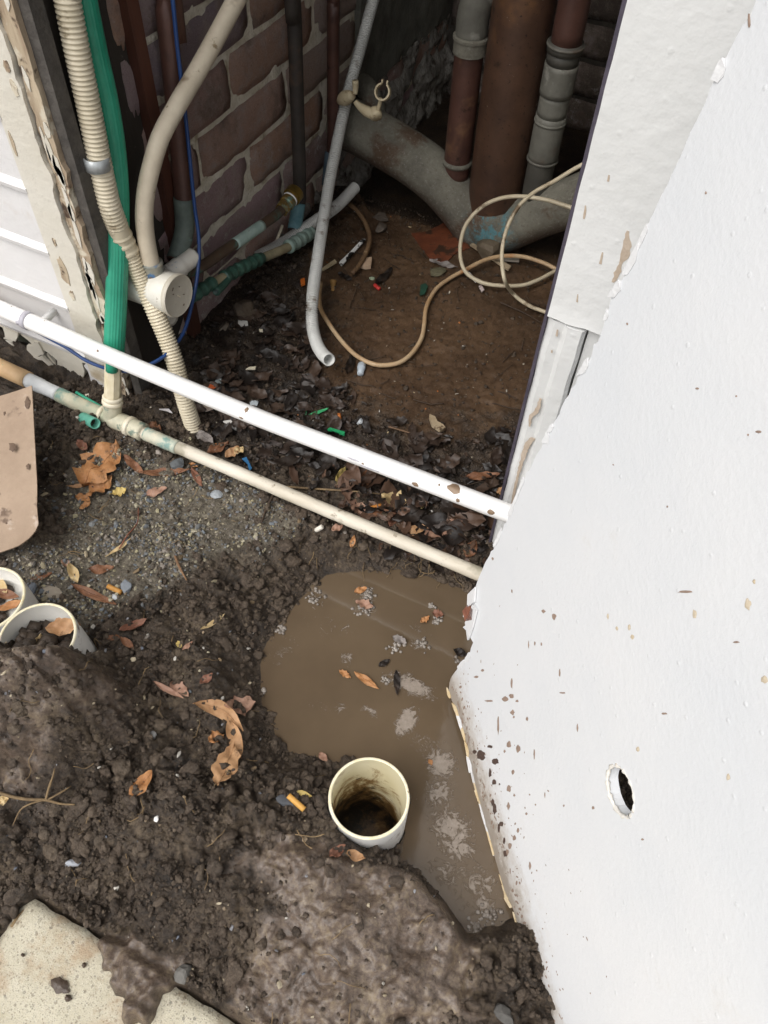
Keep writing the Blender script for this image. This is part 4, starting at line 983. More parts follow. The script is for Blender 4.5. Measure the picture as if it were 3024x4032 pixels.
def build_fitting():
    nrm = np.array([.98, -.03, .05]); nrm /= np.linalg.norm(nrm)
    c = PX(692, 1162, -.80)
    fm = plain('fitting_pvc', '#cdc8ba', '#dedad0', 20, .42, .0005, 80, spots=[('#8d8168', 30, .64, .72), ('#7f97ae', 18, .66, .72)])
    capm = plain('cap_pvc', '#b3ab9a', '#c4bdae', 20, .45, .0006, 120, spots=[('#7d5c40', 60, .66, .72)])
    t = thing('inspection_fitting', c-nrm*.06, 'cream plastic inspection fitting with a round screw cap facing the viewer', 'pipe fitting')
    V, F = lathe([(0, -.115), (.034, -.115), (.0355, -.11), (.0355, -.004), (.0375, -.002)], 40, tuple(nrm), tuple(c)); mk('body', V, F, fm, t, angle=40)
    V, F = lathe([(.0375, -.002), (.0382, .001), (.0382, .006), (.037, .0072), (.0350, .0064), (.0340, .0058), (0, .0058)], 48, tuple(nrm), tuple(c)); cap = mk('screw_cap', V, F, capm, t, angle=50)
    e = np.cross(nrm, [0, 0, 1]); e /= np.linalg.norm(e); g = np.cross(e, nrm)
    o_ = c+nrm*.0066
    for (u, v, l, w, a) in [(0, 0, .008, .0016, .9), (-.006, .016, .002, .0012, 2), (.010, .021, .006, .0009, 2.2), (-.012, -.004, .004, .0008, .5), (-.006, -.022, .004, .0008, 2.6), (.012, .012, .003, .0008, .2)]:
        q = o_+e*u+g*v; dd = e*math.cos(a)+g*math.sin(a); pp = np.cross(dd, nrm)
        V, F = prism([q+dd*l/2+pp*w/2, q-dd*l/2+pp*w/2, q-dd*l/2-pp*w/2, q+dd*l/2-pp*w/2], nrm*.0012)
        ob = mk('cap_mark', V, F, PVCC if (u == 0) else plain('grime_mark', '#5a4c3e', '#6b5b4a', 60, .8, .0005, 100), cap, smooth=False); fixn(ob)
    # top socket for the hose, rear branch
    V, F = tube([PX(607, 1085, -.84), PX(632, 1160, -.838)], lambda s, u: .0205, 24, .006); mk('hose_socket', V, F, fm, t)
    a = c-nrm*.06; V, F = tube([PX(665, 1085, -.845), PX(735, 1030, -.84), PX(762, 1008, -.838)], lambda s, u: .0185 if u < .45 else .0165, 24, .004); mk('branch', V, F, fm, t)
    V, F = tube([PX(640, 1230, -.855), PX(668, 1255, -.852)], .018, 20, .005); mk('lower_socket', V, F, fm, t)
build_fitting()

def build_blue():
    S = [(668, -80, -.85), (680, 0, -.85), (700, 200, -.85), (724, 400, -.848), (745, 600, -.845), (765, 800, -.84), (783, 940, -.83), (780, 1060, -.82), (760, 1180, -.81), (722, 1310, -.80), (655, 1395, -.80), (580, 1440, -.815), (520, 1462, -.835)]
    P = [PX(*a) for a in S]; P = [P[0]+(P[0]-P[1])*5]+P
    P += [PY(425, 1452, .783), PY(350, 1425, .786), PY(300, 1395, .788), PY(255, 1365, .789), PY(180, 1325, .790), PY(60, 1260, .7905)]
    V, F = tube(P, .0033, 12, .006)
    mk('blue_cable', V, F, plain('blue_cable_sheath', '#1e3a6c', '#284a82', 14, .4, .0003, 80, spots=[('#5a6a86', 40, .68, .76)]), label='thin bright blue cable hanging down and looping behind the white pipe', cat='cable')
build_blue()

COPPER = plain('brown_copper', '#46302a', '#604238', 14, .48, .0006, 120, metal=.2, spots=[('#7d5c44', 8, .56, .72), ('#2a1d17', 22, .60, .72)])
VERD = plain('verdigris_pipe', '#4d5650', '#6c776e', 18, .6, .0008, 120, spots=[('#3d3a34', 14, .55, .68), ('#7fa39a', 20, .64, .72)])
def build_wall_pipes():
    def pipe(nm, S, r, mt, label, cut=None, mt2=None, part2='painted_end', l2=None):
        P = [PX(*a) for a in S]; P = [P[0]+(P[0]-P[1])*2.2]+P
        P[0][2] = max(P[0][2], 2.4)
        t = thing(nm, P[-1], label, 'pipe')
        V, F = tube(P, r, 16, .02); mk('pipe', V, F, mt, t)
        if mt2:
            Q = [PX(*a) for a in cut]; V, F = tube(Q, r*1.07, 16, .01); mk(part2, V, F, mt2, t, label=l2)
        return t
    drk = plain('dull_dark_pipe', '#2e2b28', '#443d37', 20, .6, .0006, 120, spots=[('#5a4436', 10, .55, .7)])
    pipe('wall_pipe', [(1130, -300, -.872), (1155, 0, -.872), (1168, 350, -.872), (1180, 760, -.872), (1168, 850, -.868), (1150, 950, -.862)], .0145, drk, 'dark grey vertical pipe on the brick wall, blue paint at its foot', [(1176, 800, -.869), (1165, 870, -.867), (1158, 905, -.864)], plain('pale_blue_paint', '#4f7c86', '#7fa6ac', 30, .6, .0008, 90, spots=[('#8a3d34', 22, .62, .68)]), 'painted_end', 'foot of the pipe painted pale blue')
    pipe('wall_pipe', [(1310, -300, -.872), (1312, 0, -.872), (1312, 250, -.872), (1310, 560, -.872), (1300, 660, -.872), (1290, 730, -.872)], .0135, COPPER, 'thin brown copper pipe beside the grey corrugated hose', [(1303, 600, -.872), (1290, 730, -.872)], plain('slate_blue_paint', '#4a5a66', '#62727c', 30, .6, .0008, 90))
    pipe('wall_pipe', [(640, -250, -.875), (650, 0, -.875), (680, 300, -.873), (708, 600, -.87), (725, 800, -.867), (727, 900, -.865), (708, 980, -.862), (690, 1030, -.86)], .0165, COPPER, 'brown pipe turning green at its foot beside the blue cable', [(722, 780, -.867), (727, 900, -.865), (708, 980, -.862), (692, 1026, -.86)], VERD, 'verdigris_end', 'foot of the pipe gone green')
build_wall_pipes()

def build_low_pipes():
    # brass-capped copper pipe
    t = thing('brass_capped_pipe', PX(800, 1060, -.85), 'old copper water pipe ending in a brass capped valve by the brick wall', 'pipe')
    S = [(720, 1080, -.86), (800, 1045, -.855), (880, 990, -.85), (960, 935, -.85), (1040, 880, -.85), (1090, 845, -.85), (1112, 822, -.85)]
    P = [PX(*a) for a in S]; V, F = tube(P, .0105, 16, .008); mk('pipe', V, F, plain('green_brown_copper', '#463a30', '#5d4a3a', 16, .5, .0006, 120, spots=[('#4f6f62', 14, .54, .66)]), t)
    P = [PX(*a) for a in ((922, 962, -.85), (980, 922, -.85), (1030, 888, -.85))]; V, F = tube(P, .0114, 16, .008); mk('pale_flaked_paint', V, F, plain('mint_flaked_paint', '#9fb8ae', '#bccfc6', 30, .6, .001, 90, spots=[('#5a4a3c', 24, .58, .64)]), t)
    brass = plain('tarnished_brass', '#7a6538', '#a58a52', 30, .4, .0006, 150, metal=.6, spots=[('#8fae9f', 24, .56, .66)])
    brass2 = plain('brass_cap', '#6e5a30', '#a0853f', 40, .35, .0005, 150, metal=.7)
    a, b = PX(1108, 828, -.85), PX(1165, 755, -.85); ax = b-a; L = np.linalg.norm(ax); ax /= L
    V, F = lathe([(0, 0), (.015, 0), (.0165, .003), (.0165, .012), (.0145, .015), (.0145, .022)], 6, tuple(ax), tuple(a)); mk('hex_nut', V, F, brass, t, smooth=False)
    V, F = lathe([(.0135, .02), (.0165, .022), (.0165, .034), (.0155, .036), (.0155, L*.72)], 24, tuple(ax), tuple(a)); mk('valve_body', V, F, brass, t, angle=40)
    V, F = lathe([(.0155, L*.68), (.0200, L*.69), (.0200, L*.97), (.0185, L), (.0, L)], 28, tuple(ax), tuple(a)); mk('cap', V, F, brass2, t, angle=40)
    V, F = lathe([(.0158, .0355), (.0170, .036), (.0170, .0385), (.0158, .039)], 24, tuple(ax), tuple(a)); mk('thread_tape', V, F, PVCW, t)
    # green taped pipe
    t = thing('taped_pipe', PX(770, 1150, -.84), 'pipe patched with green tape lying below the brass-capped pipe', 'pipe')
    S = [(720, 1185, -.84), (770, 1155, -.84), (860, 1105, -.84), (960, 1050, -.84), (1060, 1005, -.84), (1150, 965, -.838), (1225, 915, -.836)]
    P = [PX(*a) for a in S]; V, F = tube(P, .0098, 16, .008); mk('pipe', V, F, plain('tan_old_pipe', '#8d8266', '#b3a888', 22, .6, .0008, 100, spots=[('#62705e', 16, .52, .64)]), t)
    tape = plain('green_tape', '#2c4a40', '#476b5c', 24, .4, .0015, 70, spots=[('#6f9a8a', 26, .62, .7)]); tape2 = plain('pale_green_tape', '#7d9489', '#a2b5ab', 30, .4, .002, 80)
    def wrap(S, r, mt, nm='tape_wrap'):
        P = [PX(*a) for a in S]; V, F = tube(P, lambda s, u: r+.0012*math.sin(s*260)+.0006*math.sin(s*610+1), 18, .003); mk(nm, V, F, mt, t)
    wrap([(880, 1093, -.84), (960, 1050, -.84), (1030, 1016, -.84)], .0128, tape); wrap([(735, 1178, -.84), (775, 1155, -.84), (840, 1112, -.84)], .0125, tape)
    wrap([(1135, 972, -.838), (1180, 945, -.837), (1225, 915, -.836)], .0148, tape2)
    P = [PX(*a) for a in ((905, 1085, -.836), (880, 1120, -.83), (850, 1150, -.826))]
    V, F = tube(P, .0085, 8, .006, openend=True); mk('loose_tape_end', V, F, tape, t)
    # grey conduit offcut on the ground
    S = [(1398, 738, .065), (1330, 808, .058), (1255, 862, .055), (1170, 920, .055), (1090, 972, .055), (1015, 1012, .055)]
    P = [PZ(*a) for a in S]
    V, F = tube(P, corr(.0128, .0052, .001), 18, .00087, openstart=True)
    mk('conduit_offcut', V, F, CORG, label='grey corrugated conduit offcut lying diagonally under the hanging hose', cat='conduit')
    V, F = tube([PZ(1112, 888, .08), PZ(1098, 925, .07), PZ(1078, 972, .05)], .0034, 8, .006); mk('cream_stick', V, F, PVCC, label='short thin cream stick leaning behind the taped pipe', cat='stick')
build_low_pipes()

def build_grey_conduit():
    S = [(1500, -90, 1.78), (1470, 0, 1.75), (1422, 180, 1.68), (1380, 330, 1.62), (1345, 480, 1.56), (1312, 640, 1.49), (1290, 760, 1.43), (1268, 900, 1.35), (1250, 1020, 1.27), (1237, 1110, 1.21), (1230, 1180, .07), (1228, 1240, .052), (1233, 1300, .04), (1248, 1355, .038), (1270, 1393, .046), (1296, 1417, .062)]
    P = [PY(*a) if a[2] > .5 else PZ(*a) for a in S]; P = [P[0]+(P[0]-P[1])*3]+P
    V, F = tube(P, corr(.0121, .0050, .001), 18, .00084, openend=True)
    mk('hanging_conduit', V, F, CORG, label='long grey corrugated conduit hanging down, open end on the wet silt', cat='conduit')
    # cream pipe clamp with open ring
    cm = plain('clamp_plastic', '#b9a988', '#d2c4a4', 26, .5, .0006, 90, spots=[('#8a7050', 20, .58, .68)])
    yk = 1.52
    t = thing('pipe_clamp', PY(1480, 450, yk), 'cream plastic pipe clamp with an empty open ring above the grey drain', 'pipe clamp')
    c = PY(1507, 362, yk); ring = []
    cu = np.array([1, 0, 0.]); cv = np.array([0, .5, .866])
    for a in np.linspace(math.radians(112), math.radians(428), 40): ring.append(c+.0155*(math.cos(a)*cu+math.sin(a)*cv))
    nn = np.cross(cu, cv); V = []; F = []
    for p in ring:
        d = (p-c)/np.linalg.norm(p-c)
        for (o1, o2) in ((-.0017, -.0045), (.0017, -.0045), (.0017, .0045), (-.0017, .0045)): V.append(p+d*o1+nn*o2)
    for i in range(len(ring)-1):
        for k in range(4): F.append((i*4+k, i*4+(k+1) % 4, (i+1)*4+(k+1) % 4, (i+1)*4+k))
    F += [(0, 3, 2, 1), tuple(len(V)-4+k for k in range(4))]; o = mk('ring', V, F, cm, t, smooth=False); fixn(o)
    for i in (0, -1):
        V, F = tube([ring[i], ring[i]+cv*.008+(cu*-.001)], .002, 8, .004); mk('clip_ear', V, F, cm, t)
    V, F = tube([PY(1500, 388, yk), PY(1492, 420, yk), PY(1484, 445, yk)], .0042, 10, .004); mk('stem', V, F, cm, t)
    V, F = tube([PY(1482, 462, yk-.005), PY(1476, 432, yk+.008)], lambda s, u: .0135-.002*abs(u-.5), 20, .004); mk('boss', V, F, cm, t)
    V, F = tube([PY(1470, 450, yk), PY(1440, 436, yk), PY(1412, 415, yk), PY(1398, 398, yk)], [.0115, .011, .008, .005], 14, .004); mk('arm', V, F, cm, t)
    V, F = tube([PY(1338, 398, 1.57), PY(1360, 386, 1.56), PY(1386, 376, 1.55)], [.008, .0135, .0155, .0135, .009], 18, .003); mk('strap', V, F, cm, t)
    V, F = tube([PY(1399, 318, 1.56), PY(1400, 345, 1.56), PY(1398, 372, 1.555)], [.007, .0065, .005], 12, .004); mk('strap_end', V, F, cm, t)
build_grey_conduit()

GREYP = plain('grey_oxidised_copper', '#55534c', '#7c7a70', 9, .62, .001, 100, spots=[('#5a4434', 6, .56, .70), ('#8f8d84', 16, .60, .72)], metal=.15)
def mat_drain():
    t = NT('oxidised_drain'); geo = t.n('ShaderNodeNewGeometry').outputs['Position']
    c = t.ramp(t.noise(9, 5, .65, vec=geo), [(.3, lin('#5f5b52')), (.7, lin('#8a8779'))])
    sp = t.n('ShaderNodeSeparateXYZ'); t.l(geo, sp.inputs[0])
    c = t.mix(t.math('MULTIPLY', t.thr(t.noise(7, 5, .7, vec=geo), .5, .64), .8), c, lin('#5a4230'))
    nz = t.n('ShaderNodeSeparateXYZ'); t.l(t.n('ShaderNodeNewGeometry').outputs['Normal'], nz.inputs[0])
    c = t.mix(t.math('MULTIPLY', t.thr(nz.outputs['Z'], .1, -.55), .75), c, lin('#4a3a2e'))   # downward faces turned darker brown
    p = PY(1935, 905, 1.60)
    d = t.n('ShaderNodeVectorMath', operation='DISTANCE'); t.l(geo, d.inputs[0]); d.inputs[1].default_value = tuple(p)
    f = t.math('MULTIPLY', t.thr(d.outputs['Value'], .085, .02), t.thr(t.noise(30, 5, .75, vec=geo), .46, .58))
    c = t.mix(t.math('MULTIPLY', f, .85), c, lin('#5a8f98'))
    g3 = t.noise(130, 6, .8, vec=geo); c = t.mix(t.math('MULTIPLY', t.thr(g3, .54, .66), .5), c, lin('#a09d94')); c = t.mix(t.math('MULTIPLY', t.thr(g3, .44, .34), .5), c, lin('#4d4136'))
    return t.fin(c, .75, t.bump(g3, .003), .05, .3)
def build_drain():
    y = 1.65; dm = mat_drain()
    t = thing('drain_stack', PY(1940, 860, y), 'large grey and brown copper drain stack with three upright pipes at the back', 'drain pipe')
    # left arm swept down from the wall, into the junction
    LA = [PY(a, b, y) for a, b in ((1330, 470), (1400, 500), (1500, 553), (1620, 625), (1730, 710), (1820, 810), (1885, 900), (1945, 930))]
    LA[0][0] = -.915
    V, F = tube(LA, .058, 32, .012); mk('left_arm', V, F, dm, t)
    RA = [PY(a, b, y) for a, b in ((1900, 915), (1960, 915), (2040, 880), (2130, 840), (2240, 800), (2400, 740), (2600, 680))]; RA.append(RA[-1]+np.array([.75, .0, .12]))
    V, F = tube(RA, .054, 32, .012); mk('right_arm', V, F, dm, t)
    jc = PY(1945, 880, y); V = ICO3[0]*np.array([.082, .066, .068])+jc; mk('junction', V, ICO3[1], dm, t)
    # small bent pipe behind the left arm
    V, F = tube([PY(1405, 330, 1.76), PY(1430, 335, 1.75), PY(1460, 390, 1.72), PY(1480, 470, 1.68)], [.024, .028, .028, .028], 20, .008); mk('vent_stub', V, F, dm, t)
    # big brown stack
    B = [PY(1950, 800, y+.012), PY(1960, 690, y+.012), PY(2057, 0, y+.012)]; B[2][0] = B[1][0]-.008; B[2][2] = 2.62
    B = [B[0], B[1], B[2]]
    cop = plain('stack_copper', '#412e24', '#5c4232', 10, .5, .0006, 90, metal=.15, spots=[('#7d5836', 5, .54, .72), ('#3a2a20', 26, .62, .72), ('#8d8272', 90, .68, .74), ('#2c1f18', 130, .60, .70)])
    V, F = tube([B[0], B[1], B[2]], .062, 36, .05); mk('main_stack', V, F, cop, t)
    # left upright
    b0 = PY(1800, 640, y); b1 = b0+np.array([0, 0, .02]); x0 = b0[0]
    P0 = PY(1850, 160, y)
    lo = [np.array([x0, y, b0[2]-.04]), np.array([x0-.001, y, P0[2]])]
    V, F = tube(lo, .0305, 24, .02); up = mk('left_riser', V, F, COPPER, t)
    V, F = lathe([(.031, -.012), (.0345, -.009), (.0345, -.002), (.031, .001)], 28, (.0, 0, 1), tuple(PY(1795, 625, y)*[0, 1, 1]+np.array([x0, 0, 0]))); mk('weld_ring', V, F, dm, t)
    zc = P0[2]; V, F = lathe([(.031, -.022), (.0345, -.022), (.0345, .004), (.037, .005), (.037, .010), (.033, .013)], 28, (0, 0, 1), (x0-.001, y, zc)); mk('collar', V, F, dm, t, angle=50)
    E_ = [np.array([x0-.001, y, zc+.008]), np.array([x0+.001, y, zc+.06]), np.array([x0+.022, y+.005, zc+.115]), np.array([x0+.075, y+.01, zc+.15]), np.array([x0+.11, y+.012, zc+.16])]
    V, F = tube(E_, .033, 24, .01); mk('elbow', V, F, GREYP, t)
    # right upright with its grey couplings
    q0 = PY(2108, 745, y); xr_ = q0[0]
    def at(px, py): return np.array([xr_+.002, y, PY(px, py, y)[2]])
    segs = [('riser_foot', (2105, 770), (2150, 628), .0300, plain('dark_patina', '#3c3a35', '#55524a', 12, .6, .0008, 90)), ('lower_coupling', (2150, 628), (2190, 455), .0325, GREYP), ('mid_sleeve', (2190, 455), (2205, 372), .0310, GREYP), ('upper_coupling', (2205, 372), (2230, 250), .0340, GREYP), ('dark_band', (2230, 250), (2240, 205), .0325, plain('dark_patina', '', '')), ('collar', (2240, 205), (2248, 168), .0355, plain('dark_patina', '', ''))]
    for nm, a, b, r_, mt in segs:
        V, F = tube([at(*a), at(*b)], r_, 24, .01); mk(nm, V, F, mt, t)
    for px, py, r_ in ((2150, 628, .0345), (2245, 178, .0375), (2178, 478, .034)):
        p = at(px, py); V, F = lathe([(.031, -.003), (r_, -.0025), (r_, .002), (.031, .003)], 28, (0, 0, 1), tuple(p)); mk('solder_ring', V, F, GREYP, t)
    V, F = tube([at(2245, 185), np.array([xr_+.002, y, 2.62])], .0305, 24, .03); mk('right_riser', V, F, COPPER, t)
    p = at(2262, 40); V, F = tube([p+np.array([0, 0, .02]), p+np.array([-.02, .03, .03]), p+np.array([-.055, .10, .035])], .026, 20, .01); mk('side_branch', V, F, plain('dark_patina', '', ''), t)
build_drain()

CABLE = plain('beige_cable_sheath', '#b3a488', '#d3c8ae', 12, .5, .0004, 80, spots=[('#6d5a42', 16, .58, .70)])
CABR = plain('rust_stained_cable', '#a9855c', '#cbb594', 9, .55, .0004, 80, spots=[('#b8763c', 8, .55, .68), ('#5a4632', 22, .62, .72)])
def build_cables():
    def loop(S, r, mt, label, side):
        P = [PY(*a) if a[2] > .5 else PZ(*a) for a in S]; n0 = lambda a, b: a+(a-b)/np.linalg.norm(a-b)*.42
        if side: P = [n0(P[0], P[1])]+P
        if len(side) > 1: P = P+[n0(P[-1], P[-2])]
        V, F = tube(P, r, 10, .006); mk('cable', V, F, mt, label=label, cat='cable')
    loop([(2400, 600, 1.50), (2284, 653, 1.50), (2178, 716, 1.50), (2105, 756, 1.495), (2046, 809, 1.49), (2006, 875, 1.47), (1983, 948, 1.45), (1976, 1021, 1.42), (1988, 1105, 1.39), (2020, 1156, .012), (2074, 1198, .010), (2146, 1228, .010), (2260, 1262, .012)], .0043, CABLE, 'beige cable loop standing upright nearest the white trim', [(.48, 1.62, .5), (.1, 1.12, .012), (.48, 1.2, .012)])
    loop([(2400, 870, 1.56), (2245, 816, 1.55), (2145, 786, 1.55), (2032, 773, 1.55), (1946, 789, 1.545), (1880, 829, 1.53), (1833, 889, 1.51), (1814, 955, 1.49), (1814, 1020, 1.465), (1833, 1070, .03), (1875, 1102, .018), (1923, 1119, .014), (1990, 1125, .013), (2062, 1122, .013), (2128, 1098, .014), (2189, 1065, .016), (2330, 990, .016)], .0045, CABLE, 'beige cable in a wide round loop in front of the drain', [(.48, 1.7, .10), (.1, 1.62, .016), (.48, 1.75, .016)])
    loop([(2330, 1130, .012), (2189, 1059, .012), (2140, 1035, .016), (2062, 1011, .022), (1984, 1008, .022), (1911, 1023, .02), (1839, 1059, .014), (1773, 1095, .010), (1724, 1131, .009), (1694, 1174, .008), (1676, 1222, .008), (1670, 1282, .008), (1658, 1336, .008), (1622, 1391, .008), (1574, 1427, .008), (1513, 1438, .008), (1459, 1430, .008), (1399, 1397, .009), (1345, 1342, .010), (1296, 1276, .012), (1263, 1216, .016), (1257, 1162, .02), (1263, 1113, .024)], .0048, CABR, 'rust-stained cream cable snaking in an S across the wet silt', [(.48, 1.2, .012)])
    loop([(1375, 803, .03), (1411, 836, .03), (1441, 884, .026), (1456, 933, .022), (1447, 981, .018), (1417, 1041, .012), (1387, 1077, .010)], .0055, plain('peat_brown_tube', '#4a3524', '#7d6244', 14, .7, .001, 80, spots=[('#b59c78', 12, .60, .68)]), 'short muddy brown tube curved beside the white plastic shard', [])
build_cables()

# ------------------------------------------------------------------ drain stubs and spade
def build_stubs():
    inn = NT('stained_dark_pvc_inside')
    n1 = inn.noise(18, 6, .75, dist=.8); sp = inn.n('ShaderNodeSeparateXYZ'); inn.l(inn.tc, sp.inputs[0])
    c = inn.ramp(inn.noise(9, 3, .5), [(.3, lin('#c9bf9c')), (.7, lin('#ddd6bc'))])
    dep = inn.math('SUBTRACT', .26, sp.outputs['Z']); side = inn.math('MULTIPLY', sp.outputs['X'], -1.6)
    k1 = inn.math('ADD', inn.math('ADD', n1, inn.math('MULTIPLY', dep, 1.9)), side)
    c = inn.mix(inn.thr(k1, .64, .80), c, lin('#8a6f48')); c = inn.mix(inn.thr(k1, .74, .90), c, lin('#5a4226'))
    c = inn.mix(inn.thr(inn.math('ADD', inn.math('ADD', inn.noise(30, 5, .7), inn.math('MULTIPLY', dep, 2.2)), inn.math('MULTIPLY', side, 1.6)), .84, 1.04), c, lin('#17120e'))  # near-black grows with depth and towards one side, over the brown stains
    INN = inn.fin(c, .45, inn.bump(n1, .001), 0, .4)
    rimm = plain('cut_pvc_rim', '#dccfa4', '#f0e9d2', 60, .5, .0006, 120, spots=[('#7a6244', 40, .66, .72)])
    out = plain('pvc_outside', '#dcdad4', '#ecebe7', 10, .35, .0004, 80, spots=[('#6d5a48', 26, .60, .70)])
    mud = plain('mud_fill', '#2c231b', '#43362a', 30, .6, .004, 80)
    def stub(name, c, R, h0, label, depth, tilt=(0, 0), fill=None, w=.0042, inner=INN):
        t = thing(name, (c[0], c[1], h0), label, 'pipe')
        ax = (tilt[0], tilt[1], 1.0); L = c[2]-h0
        V, F = lathe([(R, 0), (R, L-.002)], 56, ax, (c[0], c[1], h0)); mk('outer_wall', V, F, out, t)
        V, F = lathe([(R, L-.002), (R-.0008, L), (R-w+.0006, L+.0003), (R-w, L-.001)], 56, ax, (c[0], c[1], h0)); mk('rim', V, F, rimm, t)
        z1 = L-depth
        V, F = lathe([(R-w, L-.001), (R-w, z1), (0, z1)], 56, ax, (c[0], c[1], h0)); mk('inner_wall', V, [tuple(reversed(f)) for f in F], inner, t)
        return t
    p = PZ(1453, 3138, .06)
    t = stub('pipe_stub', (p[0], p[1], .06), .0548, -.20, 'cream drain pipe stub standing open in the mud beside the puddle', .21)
    p = PZ(168, 2500, .11)
    clean = plain('pvc_inside_clean', '#d9d6cc', '#e8e6e0', 10, .4, .0004, 80)
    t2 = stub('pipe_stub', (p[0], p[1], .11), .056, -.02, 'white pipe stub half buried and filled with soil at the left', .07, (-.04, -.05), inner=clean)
    rs = np.random.RandomState(8)
    parts = []
    for i in range(60):
        a = rs.uniform(0, 6.28); r_ = .046*math.sqrt(rs.rand()); q = np.array([p[0]+r_*math.cos(a), p[1]+r_*math.sin(a), .062+.035*(-math.sin(a)*r_/.046*.6+.3)+.008*rs.rand()])
        V, F = rock(np.array([1, .9, .8])*rs.uniform(.006, .016), i, ICO1, .7); parts.append((V+q, F))
    V, F = merge(parts); mk('soil_fill', V, F, mud, t2, kind='stuff')
    p2 = PZ(-42, 2352, .10)
    t3 = stub('pipe_stub', (p2[0], p2[1], .10), .056, -.02, 'white pipe stub with dead leaves inside, cut by the left picture edge', .045, (-.02, -.03), inner=clean)
    parts = []
    for i in range(40):
        a = rs.uniform(0, 6.28); r_ = .045*math.sqrt(rs.rand()); q = np.array([p2[0]+r_*math.cos(a), p2[1]+r_*math.sin(a), .056+.006*rs.rand()])
        V, F = rock(np.array([1, .9, .8])*rs.uniform(.005, .012), 70+i, ICO1, .7); parts.append((V+q, F))
    V, F = merge(parts); mk('soil_fill', V, F, mud, t3, kind='stuff')
build_stubs()

def build_spade():
    sm = plain('mud_dried_steel', '#8f7a66', '#a8927c', 10, .7, .0012, 90, spots=[('#6a5646', 14, .58, .66), ('#b5a494', 20, .60, .70)])
    # blade plane: foot on the soil, leaning back against the supply pipe
    f0 = PZ(90, 2155, .01); t0 = PY(135, 1530, .655); t1 = PY(160, 2000, .515)
    e = t0-PY(158, 2050, f0[1]+.03); e /= np.linalg.norm(e)
    a = np.array([1., 0, 0]); a -= e*(a@e); a /= np.linalg.norm(a); N = np.cross(a, e); N = N if N[1] < 0 else -N
    def hit(px, py):
        v = ray(px, py); q = CPOS+v*((t0-CPOS)@N)/(v@N); return q
    R = hit(135, 1530); T = hit(90, 2155); Rm = hit(160, 2000)
    H_ = (R-T)@e; w2 = (Rm-T)@a      # half-ish width on the right of the tip
    W_ = .185; x1 = (R-T)@a; 
    xr = lambda v: np.interp(v, [0, .012, .03, .06, .10, H_], [0.0, .022, .031, (Rm-T)@a-.002, (Rm-T)@a, x1])
    n = 24; V = []; F = []; nc = 12
    for i in range(n):
        v = H_*(i/(n-1))**1.15; r_ = float(xr(v)); l_ = r_-W_*min(1, .62+.38*(v/.10)) if v < .1 else r_-W_
        for j in range(nc):
            u = l_+(r_-l_)*j/(nc-1); cv = .010*(2*j/(nc-1)-1)**2
            V.append(T+a*u+e*v+N*cv)
    for i in range(n-1):
        for j in range(nc-1): k = i*nc+j; F.append((k, k+1, k+nc+1, k+nc))
    m0 = len(V); V = V+[p-N*.0025 for p in V]; F += [tuple(m0+q for q in reversed(f)) for f in F]
    loop = [j for j in range(nc)]+[i*nc+nc-1 for i in range(1, n)]+[(n-1)*nc+j for j in range(nc-2, -1, -1)]+[i*nc for i in range(n-2, 0, -1)]
    for i in range(len(loop)): F.append((loop[i], loop[(i+1) % len(loop)], m0+loop[(i+1) % len(loop)], m0+loop[i]))
    t = thing('spade', T, 'mud-coated spade with rounded blade standing at the left edge against the pipe', 'spade')
    o = mk('blade', V, F, sm, t, angle=50); fixn(o)
    c = T+a*(x1-W_/2)+e*H_
    V, F = tube([c-e*.08-N*.004, c-e*.02, c+e*.08, c+e*.20], [.012, .018, .019, .017], 18, .01); mk('socket', V, F, sm, t)
    V, F = tube([c+e*.18, c+e*.82], .0165, 18, .05); mk('handle', V, F, plain('ash_handle', '#8d6f4a', '#a98a60', 14, .6, .001, 60, sc3=(1, 1, .1)), t)
    V, F = tube([c+e*.82-a*.055, c+e*.83, c+e*.82+a*.055], .016, 16, .01); mk('grip', V, F, plain('black_grip', '#1d1d1d', '#2c2c2c', 14, .6, .001, 60), t)
    dk = plain('clay_smear', '#5d4a3b', '#6d5948', 50, .7, .002, 120); rs = np.random.RandomState(2)
    for px, py, rx, ry in [(60, 1770, 16, 22), (122, 1850, 8, 12), (30, 1640, 6, 8), (118, 1600, 10, 24), (38, 2070, 5, 4)]:
        ring = [hit(px+rx*math.cos(t_)*(.6+.7*rs.rand()), py+ry*math.sin(t_)*(.6+.7*rs.rand()))+N*.0105 for t_ in np.linspace(0, 2*math.pi, 13, endpoint=False)]
        V = [hit(px, py)+N*.0125]+ring; mk('mud_smear', V, [(0, 1+i, 1+(i+1) % 13) for i in range(13)], dk, t)
build_spade()

